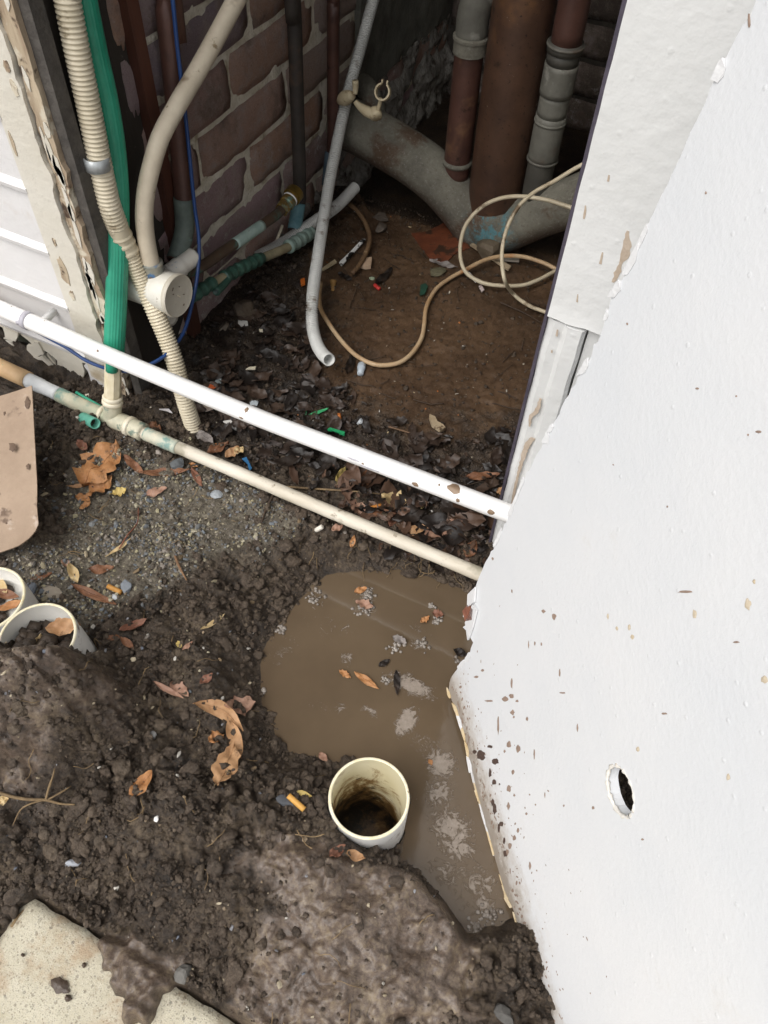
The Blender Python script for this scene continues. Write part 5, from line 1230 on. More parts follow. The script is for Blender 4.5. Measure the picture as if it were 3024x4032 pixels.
# ------------------------------------------------------------------ loose matter nobody could count
def scatter(name, xy, z, sizes, base, mat, cols, label, cat, seed, rough=.45, aspect=(1, 1, .75), facet=0, sink=.25, smooth=True, parent=None, lob=0.0):
    rs = np.random.RandomState(seed); n = len(xy); B, Fb = base; nb = len(B)
    S = sizes[:, None]*np.array(aspect)[None]*rs.uniform(.7, 1.3, (n, 3))
    P = np.repeat(B[None], n, 0)
    for _ in range(facet):
        d = rs.randn(n, 3); d /= np.linalg.norm(d, axis=1)[:, None]; k = rs.uniform(.35, .75, n)
        p = np.einsum('nij,nj->ni', P, d); P = P-np.maximum(p-k[:, None], 0)[:, :, None]*d[:, None, :]
    if lob:
        wv = 1+0*P[:, :, :1]
        for fq, am in ((2.2, 1.0), (4.5, .6), (8.0, .35)):
            k3 = rs.randn(n, 3)*fq; wv = wv+lob*am*np.sin(np.einsum('nij,nj->ni', P, k3)+rs.uniform(0, 6.28, (n, 1)))[:, :, None]
        P = P*wv
    P = P*(1+rough*(rs.rand(n, nb, 1)-.5))*S[:, None, :]
    a, b, c = rs.uniform(0, 6.28, n), rs.randn(n)*.35, rs.randn(n)*.35
    ca, sa, cb, sb, cc, sc = np.cos(a), np.sin(a), np.cos(b), np.sin(b), np.cos(c), np.sin(c)
    Rz = np.zeros((n, 3, 3)); Rz[:, 0, 0] = ca; Rz[:, 0, 1] = -sa; Rz[:, 1, 0] = sa; Rz[:, 1, 1] = ca; Rz[:, 2, 2] = 1
    Rx = np.zeros((n, 3, 3)); Rx[:, 0, 0] = 1; Rx[:, 1, 1] = cb; Rx[:, 1, 2] = -sb; Rx[:, 2, 1] = sb; Rx[:, 2, 2] = cb
    Ry = np.zeros((n, 3, 3)); Ry[:, 1, 1] = 1; Ry[:, 0, 0] = cc; Ry[:, 0, 2] = sc; Ry[:, 2, 0] = -sc; Ry[:, 2, 2] = cc
    P = np.einsum('nij,nkj->nki', Rz@Rx@Ry, P)
    P[:, :, 0] += xy[:, 0:1]; P[:, :, 1] += xy[:, 1:2]; P[:, :, 2] += (z+S[:, 2]*(1-2*sink))[:, None]
    Fb = np.array(Fb); F = (Fb[None]+(np.arange(n)*nb)[:, None, None]).reshape(-1, Fb.shape[1])
    ci = cols[rs.randint(0, len(cols), n)]*rs.uniform(.75, 1.25, (n, 1)); ci = np.concatenate([np.clip(ci, 0, 1), np.ones((n, 1))], 1)
    return mk(name, P.reshape(-1, 3), F, mat, None, label, cat, None, 'stuff', smooth=smooth, cols=np.repeat(ci, nb, 0))
def L3(*hx): return np.array([lin(h)[:3] for h in hx])
def rand_in(n, x0, x1, y0, y1, rs): return np.stack([rs.uniform(x0, x1, n), rs.uniform(y0, y1, n)], 1)
def mat_clod():
    t = NT('soil_clod'); a = t.attr('col').outputs['Color']
    n1 = t.noise(45, 6, .75); n2 = t.noise(210, 5, .75)
    c = t.ramp(t.math('ADD', t.math('MULTIPLY', n1, .45), t.math('MULTIPLY', n2, .55)), [(.36, lin('#2a221b')), (.5, lin('#5a4d40')), (.64, lin('#877766'))])
    c = t.mix(.35, c, a)
    b = t.bump(t.noise(130, 6, .8), .0055); b = t.bump(t.noise(420, 4, .7), .0018, 1, b)
    return t.fin(c, .5, b, 0, .45)
SOILVC = mat_clod(); STONEVC = mat_vc('gravel_stone', .6, .0006, 400); LITVC = mat_vc('litter', .5, .0004, 200, .5); CHIPVC = mat_vc('chip', .7, .0004, 300)
def build_stuff():
    rs = np.random.RandomState(11)
    # soil crumbs
    cols = L3('#40352b', '#524539', '#625446', '#716252', '#493d32', '#7d6e5b', '#5a4c3f', '#352b23')
    def place(n, mg_k):
        q = rand_in(n, -1.05, .2, -.12, .82, rs); z, ms, mg, mud = height(q[:, 0], q[:, 1]); sp = sdpoly(q[:, 0], q[:, 1], PUD)
        onslab = (q[:, 1] < SLABY+.004) & (q[:, 0] > SLABX0-.004); clump = perlin(q[:, 0]*8, q[:, 1]*8, 44)+.5*perlin(q[:, 0]*25, q[:, 1]*25, 45)
        k = rs.rand(n) < np.clip((1-mud*.88)*(1-mg_k*mg)*(.55+.9*clump), 0, 1)*(sp > .006)*(~onslab)*np.array([all(np.hypot(a-c[0], b-c[1]) > c[2]+.004 for c in STUBS) for a, b in q])
        return q[k], z[k]
    q, z = place(60000, .85); sz = np.clip(np.exp(rs.randn(len(q))*.42-6.35), .0009, .0045)
    scatter('soil_crumbs', q, z, sz, ICO1, SOILVC, cols, 'fine crumbs of dark wet soil thrown up round the hole', 'soil', 21, .9, (1, 1, .8), 0, .3)
    q, z = place(9500, .93); sz = np.clip(np.exp(rs.randn(len(q))*.38-5.45), .0028, .008)
    scatter('soil_clods', q, z, sz, ICO2, SOILVC, cols, 'larger broken clods of wet soil thrown up round the hole', 'soil', 26, .4, (1, 1, .7), 0, .42, lob=.26)
    q, z = place(1100, .95); sz = rs.uniform(.007, .0125, len(q))
    scatter('soil_lumps', q, z, sz, ICO4, SOILVC, cols, 'fist-broken lumps of sticky wet soil heaped round the hole', 'soil', 27, .16, (1, .85, .55), 0, .5, lob=.26)
    # crumbs in the recess
    q = rand_in(14000, -.9, -.15, .82, 1.7, rs); z, ms, mg, mud = height(q[:, 0], q[:, 1])
    k = rs.rand(len(q)) < np.clip(1-ms*.72, 0, 1)*(.4+.6*rs.rand(len(q))); q, z = q[k], z[k]; n = len(q); sz = np.clip(np.exp(rs.randn(n)*.45-6.3), .0009, .006)
    scatter('damp_crumbs', q, z, sz, ICO1, SOILVC, L3('#231c17', '#30271f', '#41362b', '#1d1813', '#5a4c3d'), 'small damp crumbs of earth on the floor of the recess', 'soil', 22, .9, (1, 1, .7), 0, .3)
    # gravel
    q = rand_in(26000, -1.05, -.2, .3, .76, rs); z, ms, mg, mud = height(q[:, 0], q[:, 1]); sp = sdpoly(q[:, 0], q[:, 1], PUD)
    k = rs.rand(len(q)) < np.clip(mg, 0.03, 1)*np.clip(.55+.8*perlin(q[:, 0]*12, q[:, 1]*12, 46), .1, 1)*(sp > .05); q, z = q[k], z[k]; n = len(q); sz = np.clip(np.exp(rs.randn(n)*.46-6.05), .0011, .0075)
    scatter('gravel', q, z, sz, ICO1, STONEVC, L3('#6f7275', '#808282', '#887f72', '#958b72', '#a39a7c', '#5a5853', '#90877d', '#70767b', '#aea68e', '#6f6557', '#635b50'), 'grey and tan gravel trodden into the soil below the pipes', 'gravel', 23, .2, (1, .8, .55), 4, .3, smooth=False)
    # pale paint and plaster chips
    q = rand_in(2600, -.9, -.1, .72, 1.65, rs); z, ms, mg, mud = height(q[:, 0], q[:, 1]); w = np.clip(1.3-q[:, 1], .14, .5)*1.6
    k = rs.rand(len(q)) < w*.25; q, z = q[k], z[k]; n = len(q); sz = np.clip(np.exp(rs.randn(n)*.5-6.2), .001, .006)
    scatter('paint_chips', q, z+.001, sz, ICO1, CHIPVC, L3('#d8d2c4', '#c8bda6', '#e6e2d8', '#b5713c', '#a8a49a', '#c9b48c', '#d5cbb8'), 'pale flakes of paint and plaster strewn over the recess floor', 'debris', 24, .3, (1, .55, .18), 3, .1, smooth=False)
    q = rand_in(700, -1.0, .1, -.1, .72, rs); z, ms, mg, mud = height(q[:, 0], q[:, 1]); sp = sdpoly(q[:, 0], q[:, 1], PUD); k = (sp > .02) & ~((q[:, 1] < .02) & (q[:, 0] > -.48)); q, z = q[k], z[k]; n = len(q)
    sz = np.clip(np.exp(rs.randn(n)*.45-6.0), .001, .007)
    scatter('stone_chips', q, z+.001, sz, ICO1, CHIPVC, L3('#8d8d90', '#a89a80', '#6a6f78', '#b9ac92', '#94826a', '#c2bdb2', '#7d6a50'), 'small stone chips and grit scattered over the dug soil', 'stones', 25, .2, (1, .7, .4), 4, .1, smooth=False)
build_stuff()

def strips(name, paths, radii, mat, label, cat, kind='stuff'):
    V, F = merge([tube(p, r, 5, .006) for p, r in zip(paths, radii)])
    return mk(name, V, F, mat, None, label, cat, None, kind)
ROOT = plain('root_fibre', '#5f4d36', '#8f7856', 40, .8, .0006, 120)
TWIG = plain('dark_twig', '#2c2119', '#4a3a2b', 40, .8, .0008, 100)
def build_fibres():
    rs = np.random.RandomState(31); P = []; R = []
    def wig(p, ang, L, r, amp=.35):
        pts = []; q = np.array(p[:2], float); a = ang
        for i in range(6):
            z = HZ(q[0], q[1])+.004+.003*rs.rand(); pts.append(np.array([q[0], q[1], z])); a += rs.randn()*amp; q = q+L/6*np.array([math.cos(a), math.sin(a)])
        P.append(pts); R.append(r)
    for i in range(85):
        x, y = rs.uniform(-.95, .05), rs.uniform(.0, .70)
        if sdpoly(np.array([x]), np.array([y]), PUD)[0] < .02 or (y < .03 and x > -.5): continue
        wig((x, y), rs.uniform(0, 6.28), rs.uniform(.015, .05), rs.uniform(.0004, .0009))
    # roots trailing over the far bank of the hole
    for i in range(30):
        px = rs.uniform(1200, 1880); py = 2190+.08*(px-1400)+rs.uniform(-60, 80); p = G(px, py); wig(p, -math.pi/2+rs.randn()*1.1, rs.uniform(.015, .045), rs.uniform(.0003, .0007), .5)
    strips('root_fibres', P, R, ROOT, 'thin pale roots and straw fibres in the dug soil', 'roots')
    P, R = [], []
    for i in range(60):
        x, y = rs.uniform(-.85, -.2), rs.uniform(.80, 1.5); wig((x, y), rs.uniform(0, 6.28), rs.uniform(.02, .09), rs.uniform(.0005, .0012), .15)
    strips('twig_litter', P, R, TWIG, 'thin dark twigs lying on the wet silt', 'twigs')
    # named roots
    def root(S, r, label, mt=ROOT, nm='root', cat='root'):
        pts = [G(a, b, .006) for a, b in S]; V, F = tube(pts, [r, r*.9, r*.5], 7, .005); mk(nm, V, F, mt, label=label, cat=cat)
    t = thing('forked_root', G(180, 3145), 'pale forked root lying on the mud heap at the left', 'root')
    for S, r in (([(-10, 3120), (60, 3140), (120, 3148), (180, 3150), (240, 3165), (295, 3168)], .0022), ([(180, 3150), (190, 3110), (210, 3050), (215, 3025)], .0016), ([(190, 3148), (240, 3120), (280, 3095)], .0014), ([(175, 3150), (120, 3165), (80, 3190), (50, 3250)], .0012)):
        V, F = tube([G(a, b, .009) for a, b in S], [r, r, r*.5], 7, .005); mk('strand', V, F, ROOT, t)
    root([(1000, 1905), (1100, 1915), (1250, 1925), (1400, 1935), (1500, 1945)], .0024, 'straw-coloured stalk lying between the two plastic pipes')
    root([(1090, 1915), (1070, 1960), (1045, 2010), (1030, 2060)], .0028, 'brown strap-like leaf stalk bent over the cream pipe', TWIG, 'stalk', 'stalk')
    root([(690, 2190), (705, 2230), (735, 2285)], .0025, 'brown twig lying on the gravel', plain('brown_twig', '#6a4f38', '#8a6a4c', 30, .8, .001, 90), 'twig', 'twig')
    root([(45, 3650), (70, 3610), (105, 3575)], .0022, 'short straw stick lying on the paving slab corner', ROOT, 'stick', 'stick')
    root([(1530, 1680), (1600, 1700), (1660, 1722)], .0022, 'straight brown stem on silt behind the white pipe', plain('brown_stem', '#5a4432', '#7d6248', 30, .8, .001, 90), 'stem', 'stick')
    root([(1970, 1190), (2060, 1230), (2130, 1270)], .0018, 'dark straight twig near the foot of the white trim', TWIG, 'twig', 'twig')
    root([(470, 2160), (500, 2110), (540, 2060), (545, 2000)], .0014, 'thin reddish stalk curving up from the gravel', plain('red_stalk', '#6a4030', '#8a5a44', 30, .8, .001, 90), 'stalk', 'stalk')
build_fibres()

# ------------------------------------------------------------------ leaves
def leafmat(name, c1, c2, spot='#4a3526'):
    if name in MATS: return MATS[name]
    t = NT(name); n = t.noise(60, 5, .65); c = t.ramp(n, [(.3, lin(c1)), (.7, lin(c2))])
    c = t.mix(t.math('MULTIPLY', t.thr(t.noise(30, 6, .75), .54, .66), .75), c, lin(spot))
    MATS[name] = t.fin(c, .55, t.bump(t.noise(140, 4, .6), .0012), 0, .35); return MATS[name]
LM = {'tan': leafmat('dry_tan_leaf', '#9a7350', '#c09870'), 'orange': leafmat('dry_orange_leaf', '#96653c', '#bb8a5c'), 'brown': leafmat('dry_brown_leaf', '#6a4632', '#8d6448'), 'red': leafmat('red_brown_leaf', '#6d4636', '#8d6450'),
      'pink': leafmat('pinkish_dead_leaf', '#8d6a58', '#ab8872'), 'yellow': leafmat('yellow_leaf', '#b39a58', '#d0bb78'), 'black': leafmat('sodden_black_leaf', '#16110e', '#2a211a', '#3a2c22'), 'grey': leafmat('grey_leaf', '#77706c', '#928a84'), 'straw': leafmat('straw_leaf', '#b59a6c', '#d2bc90'), 'green': leafmat('fresh_green_leaf', '#2f8a58', '#4fae74', '#2a6a48')}
def leaf_geo(L, W, curl=.12, fold=.15, twist=.3, lobes=0, seed=0, rows=14, bend=0.0):
    rs = np.random.RandomState(seed); nc = 7; V = []; F = []
    ph = rs.uniform(0, 6.28, 4)
    for i in range(rows):
        t = i/(rows-1); w = W/2*max(.02, math.sin(math.pi*t**.85))**.8
        for j in range(nc):
            u = 2*j/(nc-1)-1; ww = w
            if lobes and abs(u) > .4: ww = w*(1+lobes*math.sin(t*22+ph[0]+(u > 0)*1.3)+lobes*.5*math.sin(t*47+ph[1]))
            x = (t-.5)*L; y = u*ww+bend*L*math.sin(math.pi*t)
            z = fold*abs(u)*w+curl*L*(2*t-1)**2*.5+twist*u*w*(t-.5)*2+.09*W*math.sin(t*9+ph[2]+u*2)+.06*W*math.sin(t*17+ph[3]-u*3.1)+.04*W*rs.randn()*(abs(u) > .5)
            V.append((x, y, z))
    for i in range(rows-1):
        for j in range(nc-1): k = i*nc+j; F.append((k, k+1, k+nc+1, k+nc))
    V = np.array(V); V[:, 2] -= V[:, 2].min(); return V, F
def leaf(a, b, wpx, mt, label, curl=.12, fold=.2, twist=.3, lobes=0, bend=0.0, lift=.003, tilt=0.0, group=None, water=False, nm='leaf', cat='leaf', stalk=False, zoff=0.0):
    p, q = (PZ(*a, WATER+.002), PZ(*b, WATER+.002)) if water else (G(*a), G(*b))
    L = np.linalg.norm(q-p); mid = (p+q)/2; d = (q-p)/L; W = wpx*np.linalg.norm(mid-CPOS)/FPX
    V, F = leaf_geo(L, W, curl, fold, twist, lobes, abs(hash((a, b))) % 9999 if False else int(a[0]*7+a[1]*13) % 9999, bend=bend)
    s = np.cross([0, 0, 1], d); s /= np.linalg.norm(s); n = np.cross(d, s)
    if tilt: s, n = s*math.cos(tilt)+n*math.sin(tilt), n*math.cos(tilt)-s*math.sin(tilt)
    Wd = mid+V[:, :1]*d+V[:, 1:2]*s+V[:, 2:3]*n; Wd[:, 2] += (lift*.45 if not water else .0)+zoff
    if stalk:
        rib, rf = tube([Wd[i*7+3]+np.array([0, 0, .0006]) for i in range(14)], .0007, 5, exact=True); 
        V2, F2 = merge([(Wd, F), (rib, rf)]); return mk(nm, V2, F2, LM[mt], label=label, cat=cat, group=group)
    return mk(nm, Wd, F, LM[mt], label=label, cat=cat, group=group)
def build_leaves():
    l = leaf
    l((330, 1925), (475, 1765), 150, 'orange', 'largest crumpled orange-brown leaf lying on soil near the spade', .10, .1, .2, .16, stalk=True, lift=.008)
    l((350, 1965), (450, 1885), 70, 'orange', 'torn orange leaf piece tucked below the largest crumpled leaf', .2, .3, .5, .2, lift=.006)
    l((555, 1875), (748, 1862), 42, 'brown', 'long brown willow-shaped leaf on gravel beside the cream pipe', .15, .25, .2, stalk=True)
    l((488, 1800), (565, 1872), 34, 'brown', 'brown leaf joining the largest crumpled leaf and the long leaf', .25, .3, .4)
    l((755, 1845), (798, 1925), 26, 'red', 'dark red pointed leaf at the end of the long willow-shaped leaf', .1, .3, .3)
    l((575, 1955), (660, 1925), 40, 'pink', 'pale oval leaf lying flat on the grey gravel', .05, .1, .1)
    l((440, 1962), (505, 1940), 38, 'yellow', 'curled yellow husk leaf on the gravel', .6, .8, .9, .3, lift=.006)
    l((300, 1955), (358, 1975), 34, 'orange', 'small half-moon orange leaf beside the spade', .1, .2, .2)
    l((315, 2010), (358, 1980), 26, 'orange', 'tiny orange leaf on a red stalk', .1, .2, .2)
    l((265, 1925), (345, 1915), 18, 'tan', 'thin curled tan leaf above the half-moon leaf', .4, .6, .8)
    l((285, 2308), (462, 2388), 34, 'brown', 'long brown leaf pointing at the half buried white stub', .12, .3, .2, stalk=True)
    l((282, 2235), (315, 2312), 36, 'straw', 'twisted straw-yellow leaf standing above the long brown leaf', .5, .7, 1.0, lift=.008)
    l((350, 2248), (450, 2238), 42, 'brown', 'half-round brown leaf on gravel', .15, .3, .1, bend=-.08)
    l((122, 2285), (208, 2262), 26, 'brown', 'small brown leaf between the white stubs and the spade', .1, .2, .2)
    l((418, 2200), (518, 2128), 18, 'straw', 'narrow pale folded leaf strip on the gravel', .2, .5, .6)
    l((240, 2210), (280, 2232), 26, 'pink', 'small greyish leaf just below the spade tip', .1, .2, .2)
    l((470, 2498), (578, 2455), 36, 'red', 'curled red-brown leaf on the soil ridge', .4, .7, .3, lift=.006)
    l((422, 2518), (476, 2512), 26, 'brown', 'small dark brown leaf left of a drooping stem on the ridge', .2, .4, .3)
    l((480, 2515), (530, 2560), 28, 'brown', 'small brown leaf drooping down the ridge', .2, .4, .3)
    l((700, 2530), (715, 2555), 22, 'yellow', 'tiny round yellow leaf on the soil ridge', .2, .4, .3)
    l((718, 2565), (760, 2530), 20, 'pink', 'tiny pinkish leaf beside the tiny round yellow leaf', .2, .4, .3)
    l((790, 2490), (885, 2430), 22, 'straw', 'narrow straw leaf near the puddle edge', .3, .5, .6)
    l((605, 2688), (725, 2755), 22, 'pink', 'narrow pale leaf at the top of the dry leaf cluster', .2, .5, .4)
    l((675, 2690), (745, 2745), 46, 'pink', 'pale jagged leaf in the dry leaf cluster', .2, .3, .5, .15)
    l((790, 2700), (840, 2660), 34, 'red', 'upturned dark red leaf above the dry leaf cluster', .5, .6, .4, lift=.006)
    l((760, 2780), (955, 2890), 62, 'tan', 'long curved tan leaf in the middle of the dirt mound', .18, .3, .5, bend=.16, lift=.010, stalk=True)
    l((905, 2850), (955, 3000), 52, 'tan', 'folded tan leaf overlapping the long curved tan leaf', .2, .5, .3, lift=.010)
    l((862, 3110), (925, 2945), 92, 'tan', 'lobed oak-like tan leaf lowest of the dry leaf cluster', .10, .15, .3, .14, lift=.012, stalk=True)
    l((865, 2800), (985, 2790), 84, 'pink', 'crumpled pinkish leaf beside the long curved tan leaf', .35, .4, .9, .22, lift=.006)
    l((820, 2930), (880, 2900), 52, 'orange', 'muddy orange leaf scrap under the tan leaves', .2, .4, .3, .2)
    l((515, 3150), (602, 3042), 56, 'orange', 'bright orange leaf lying alone on the mud mound', .14, .3, .2, lift=.006, stalk=True)
    l((1290, 3385), (1350, 3345), 40, 'red', 'curled red-brown leaf against the cream stub', .5, .7, .8, lift=.008)
    l((1345, 3365), (1420, 3385), 40, 'tan', 'curled pale leaf scrap against the cream stub', .5, .7, .6, lift=.008)
    l((1258, 2970), (1290, 3000), 28, 'pink', 'tiny pale leaf on mud by the puddle edge', .2, .4, .3)
    l((1165, 3120), (1225, 3140), 22, 'yellow', 'bright yellow leaf beside a cigarette filter', .2, .4, .5, lift=.006)
    l((0, 3160), (38, 3145), 36, 'straw', 'pale leaf scrap at the left edge below the forked root', .1, .2, .2)
    # litter between the pipes
    l((1322, 1918), (1355, 1848), 36, 'yellow', 'yellow pointed leaf standing between the two pipes', .1, .3, .2, tilt=.5, lift=.008, stalk=True)
    l((1425, 1930), (1450, 1855), 44, 'brown', 'dull brown pointed leaf right of the yellow one', .1, .3, .2, tilt=.3, lift=.006)
    l((1500, 1965), (1600, 2000), 70, 'straw', 'crumpled golden leaf under the white pipe', .3, .5, .8, .2, lift=.006)
    l((1590, 1985), (1665, 2012), 30, 'yellow', 'pale yellow curled leaf under the white pipe', .4, .6, .5, lift=.008)
    l((1528, 2085), (1572, 2008), 34, 'red', 'rust-red pointed leaf standing over the cream pipe', .1, .3, .2, tilt=.4, lift=.012, stalk=True)
    l((1590, 2110), (1690, 2080), 46, 'tan', 'olive-tan leaf lying above the cream pipe', .1, .25, .2, lift=.010)
    l((1675, 2120), (1825, 2070), 72, 'pink', 'broad pinkish leaf lying above the right end of the cream pipe', .12, .25, .3, .06, lift=.012)
    l((1835, 2200), (1875, 2135), 52, 'brown', 'brown triangular leaf near the sheet corner', .1, .25, .3, lift=.010)
    l((1395, 2010), (1555, 2035), 42, 'brown', 'long dark brown leaf lying between the two pipes', .12, .3, .3, lift=.008)
    l((1370, 1985), (1430, 2030), 60, 'pink', 'crumpled pale brown leaf touching the cream pipe', .3, .4, .6, .2, lift=.008)
    l((1830, 1890), (1965, 1880), 40, 'brown', 'brown leaf under the right end of the white pipe', .12, .3, .2, lift=.012)
    l((1960, 1930), (1990, 1960), 46, 'tan', 'tan leaf against the foot of the white trim', .2, .3, .2, lift=.006)
    l((1305, 2095), (1350, 2075), 34, 'pink', 'small pale leaf lying below the cream pipe', .1, .3, .2, lift=.006)
    l((1382, 2160), (1395, 2110), 22, 'orange', 'narrow orange leaf leaning below the cream pipe', .1, .3, .2, tilt=.3, lift=.008)
    l((775, 1712), (842, 1750), 46, 'grey', 'grey-blue oval leaf at the foot of the beige conduit', .05, .15, .1, lift=.008, stalk=True)
    l((815, 1798), (902, 1752), 44, 'brown', 'red-brown leaf touching the cream pipe near the conduit', .12, .3, .2, lift=.008, stalk=True)
    l((890, 1815), (945, 1772), 44, 'tan', 'tan folded leaf standing behind the cream pipe', .3, .6, .4, lift=.008)
    l((930, 1800), (958, 1770), 36, 'straw', 'pale brown leaf right behind the tan folded leaf', .3, .5, .3, lift=.008)
    l((745, 1830), (780, 1845), 20, 'orange', 'small orange leaf scrap against the cream pipe', .2, .3, .2, lift=.006)
    l((580, 1688), (635, 1705), 50, 'brown', 'brown leaf half tucked under the cream pipe beside the tee', .2, .3, .2, .15, lift=.012)
    l((305, 1740), (345, 1780), 34, 'red', 'small red-brown leaf above the largest crumpled leaf', .3, .4, .3)
    # floating on the water
    l((1395, 2648), (1492, 2716), 30, 'orange', 'orange pointed leaf floating in the middle of the puddle', .03, .1, .1, water=True, stalk=True)
    l((1335, 2640), (1382, 2672), 24, 'orange', 'small orange leaf floating left of the pointed one', .05, .2, .2, .2, water=True)
    l((1395, 2335), (1445, 2318), 30, 'orange', 'orange leaf floating near the far edge of the puddle', .1, .3, .2, water=True)
    l((1400, 2370), (1470, 2395), 38, 'pink', 'soggy pale leaf floating below the orange leaf', .1, .3, .3, .2, water=True)
    l((1545, 2510), (1600, 2535), 34, 'grey', 'grey soggy leaf floating with a twig in the puddle', .15, .4, .3, .2, water=True)
    l((1700, 2415), (1745, 2425), 34, 'red', 'red leaf scrap floating near the broken corner', .15, .4, .3, .3, water=True)
    l((1655, 2455), (1690, 2430), 24, 'orange', 'small rust-coloured leaf curl floating at right', .3, .5, .3, .2, water=True)
    l((1690, 2990), (1700, 3015), 18, 'orange', 'tiny rusty leaf floating on the scum', .1, .3, .2, water=True)
    l((1560, 2640), (1565, 2740), 26, 'black', 'sodden black leaf floating beside the scum patch', .1, .2, .2, water=True)
    l((1490, 2625), (1535, 2600), 26, 'black', 'sodden black leaf floating above the pointed orange leaf', .1, .2, .2, water=True)
    l((1785, 2560), (1840, 2585), 34, 'black', 'sodden black leaf beside the broken sheet corner', .1, .2, .2, water=True)
    # in the recess
    l((1478, 1128), (1545, 1062), 34, 'black', 'black pointed leaf beside the red plastic scrap', .1, .2, .3)
    l((1330, 1080), (1385, 1110), 30, 'black', 'black wet leaf beside the hanging conduit', .1, .2, .3)
    l((1365, 1480), (1395, 1400), 34, 'black', 'black wet leaf right of the open conduit end', .1, .2, .3)
    l((1210, 1380), (1260, 1440), 60, 'black', 'black wet leaf left of the open conduit end', .1, .2, .3)
    l((1215, 1640), (1300, 1612), 16, 'green', 'fresh green grass blade behind the white pipe', .1, .2, .3, lift=.006, nm='grass_blade', cat='grass blade')
    l((1195, 1600), (1205, 1640), 14, 'green', 'short green sprout beside the grass blade', .1, .2, .3, lift=.006, nm='sprout', cat='sprout')
    l((1100, 1620), (1140, 1655), 44, 'black', 'dark green-black leaf touching the white pipe', .1, .2, .3, lift=.006)
    l((1690, 1030), (1800, 1060), 34, 'grey', 'flattened grey-green fern scrap beside the cable', .05, .1, .1, .2, nm='fern_scrap', cat='leaf')
    # leaves lying in the stubs
    p = PZ(250, 2480, .075)
    def put(c, ang, L, W, mt, label, tilt=.3, lob=.1):
        V, F = leaf_geo(L, W, .3, .4, .4, lob, int(c[0]*1e4) % 999); V = V@np.array(Matrix.Rotation(tilt, 3, 'X')).T; V = rotz(V, ang)+np.array(c); mk('leaf', V, F, LM[mt], label=label, cat='leaf')
    put(PZ(255, 2470, .085), .6, .05, .026, 'tan', 'curled tan leaf lying in the half buried white stub')
    put(PZ(158, 2540, .085), 2.2, .03, .018, 'straw', 'pale crumpled leaf scrap on the soil of the half buried stub')
    put(PZ(30, 2345, .066), .2, .045, .016, 'brown', 'brown leaf lying in the stub at the picture edge', .1, 0)
    put(PZ(40, 2390, .066), .9, .04, .014, 'orange', 'orange leaf lowest in the stub at the picture edge', .1, 0)
    put(PZ(10, 2310, .066), -.4, .04, .014, 'straw', 'straw-coloured leaf highest in the stub at the picture edge', .1, 0)
    # sodden litter that reads as one mass
    rs = np.random.RandomState(61); parts = []; cols = []
    band = pxpoly([(760, 1640), (860, 1330), (1000, 1180), (1150, 1180), (1220, 1450), (1500, 1660), (1800, 1740), (2060, 1700), (2030, 2000), (1960, 2200), (1700, 2150), (1400, 2000), (1000, 1800)])
    pal = L3('#1d1714', '#2c231d', '#3a2d25', '#241e1b', '#4a3a2f', '#302823', '#584638'); pal2 = L3('#4a3528', '#5d4535', '#3a2c24', '#6a5040', '#2d241e')
    q = rand_in(2600, -.95, -.1, .72, 1.35, rs); sdv = sdpoly(q[:, 0], q[:, 1], band); q = q[(sdv < .01)][:640]
    bl = pxpoly([(1350, 1900), (1960, 2060), (1900, 2260), (1600, 2170), (1330, 2040)]); q2 = rand_in(900, -.6, -.1, .70, .86, rs); q = np.concatenate([q, q2[sdpoly(q2[:, 0], q2[:, 1], bl) < 0][:110]]); zz = height(q[:, 0], q[:, 1])[0]
    for i, (x, y) in enumerate(q):
        near = y < .86 and x > -.55; L = rs.choice([rs.uniform(.008, .022), rs.uniform(.008, .022), rs.uniform(.025, .06)])*(1.25 if near else 1); V, F = leaf_geo(L, L*rs.uniform(.25, .7), rs.uniform(.0, .25), rs.uniform(.0, .35), rs.uniform(-.5, .5), rs.choice([0, .15, .3]), i, rows=8)
        V = V@np.array(Matrix.Rotation(rs.randn()*.25, 3, 'X')).T; V = rotz(V, rs.uniform(0, 6.28))+np.array([x, y, zz[i]+.002+.010*rs.rand()*(1 if near else .35)])
        parts.append((V, F)); c = (pal2 if near and rs.rand() < .6 else pal)[rs.randint(0, 5)]; cols.append(np.repeat(np.array([[*c, 1]]), len(V), 0))
    V, F = merge(parts); mk('leaf_litter', V, F, LITVC, None, 'sodden black and brown leaf litter along the threshold of the recess', 'leaf litter', None, 'stuff', cols=np.concatenate(cols))
build_leaves()

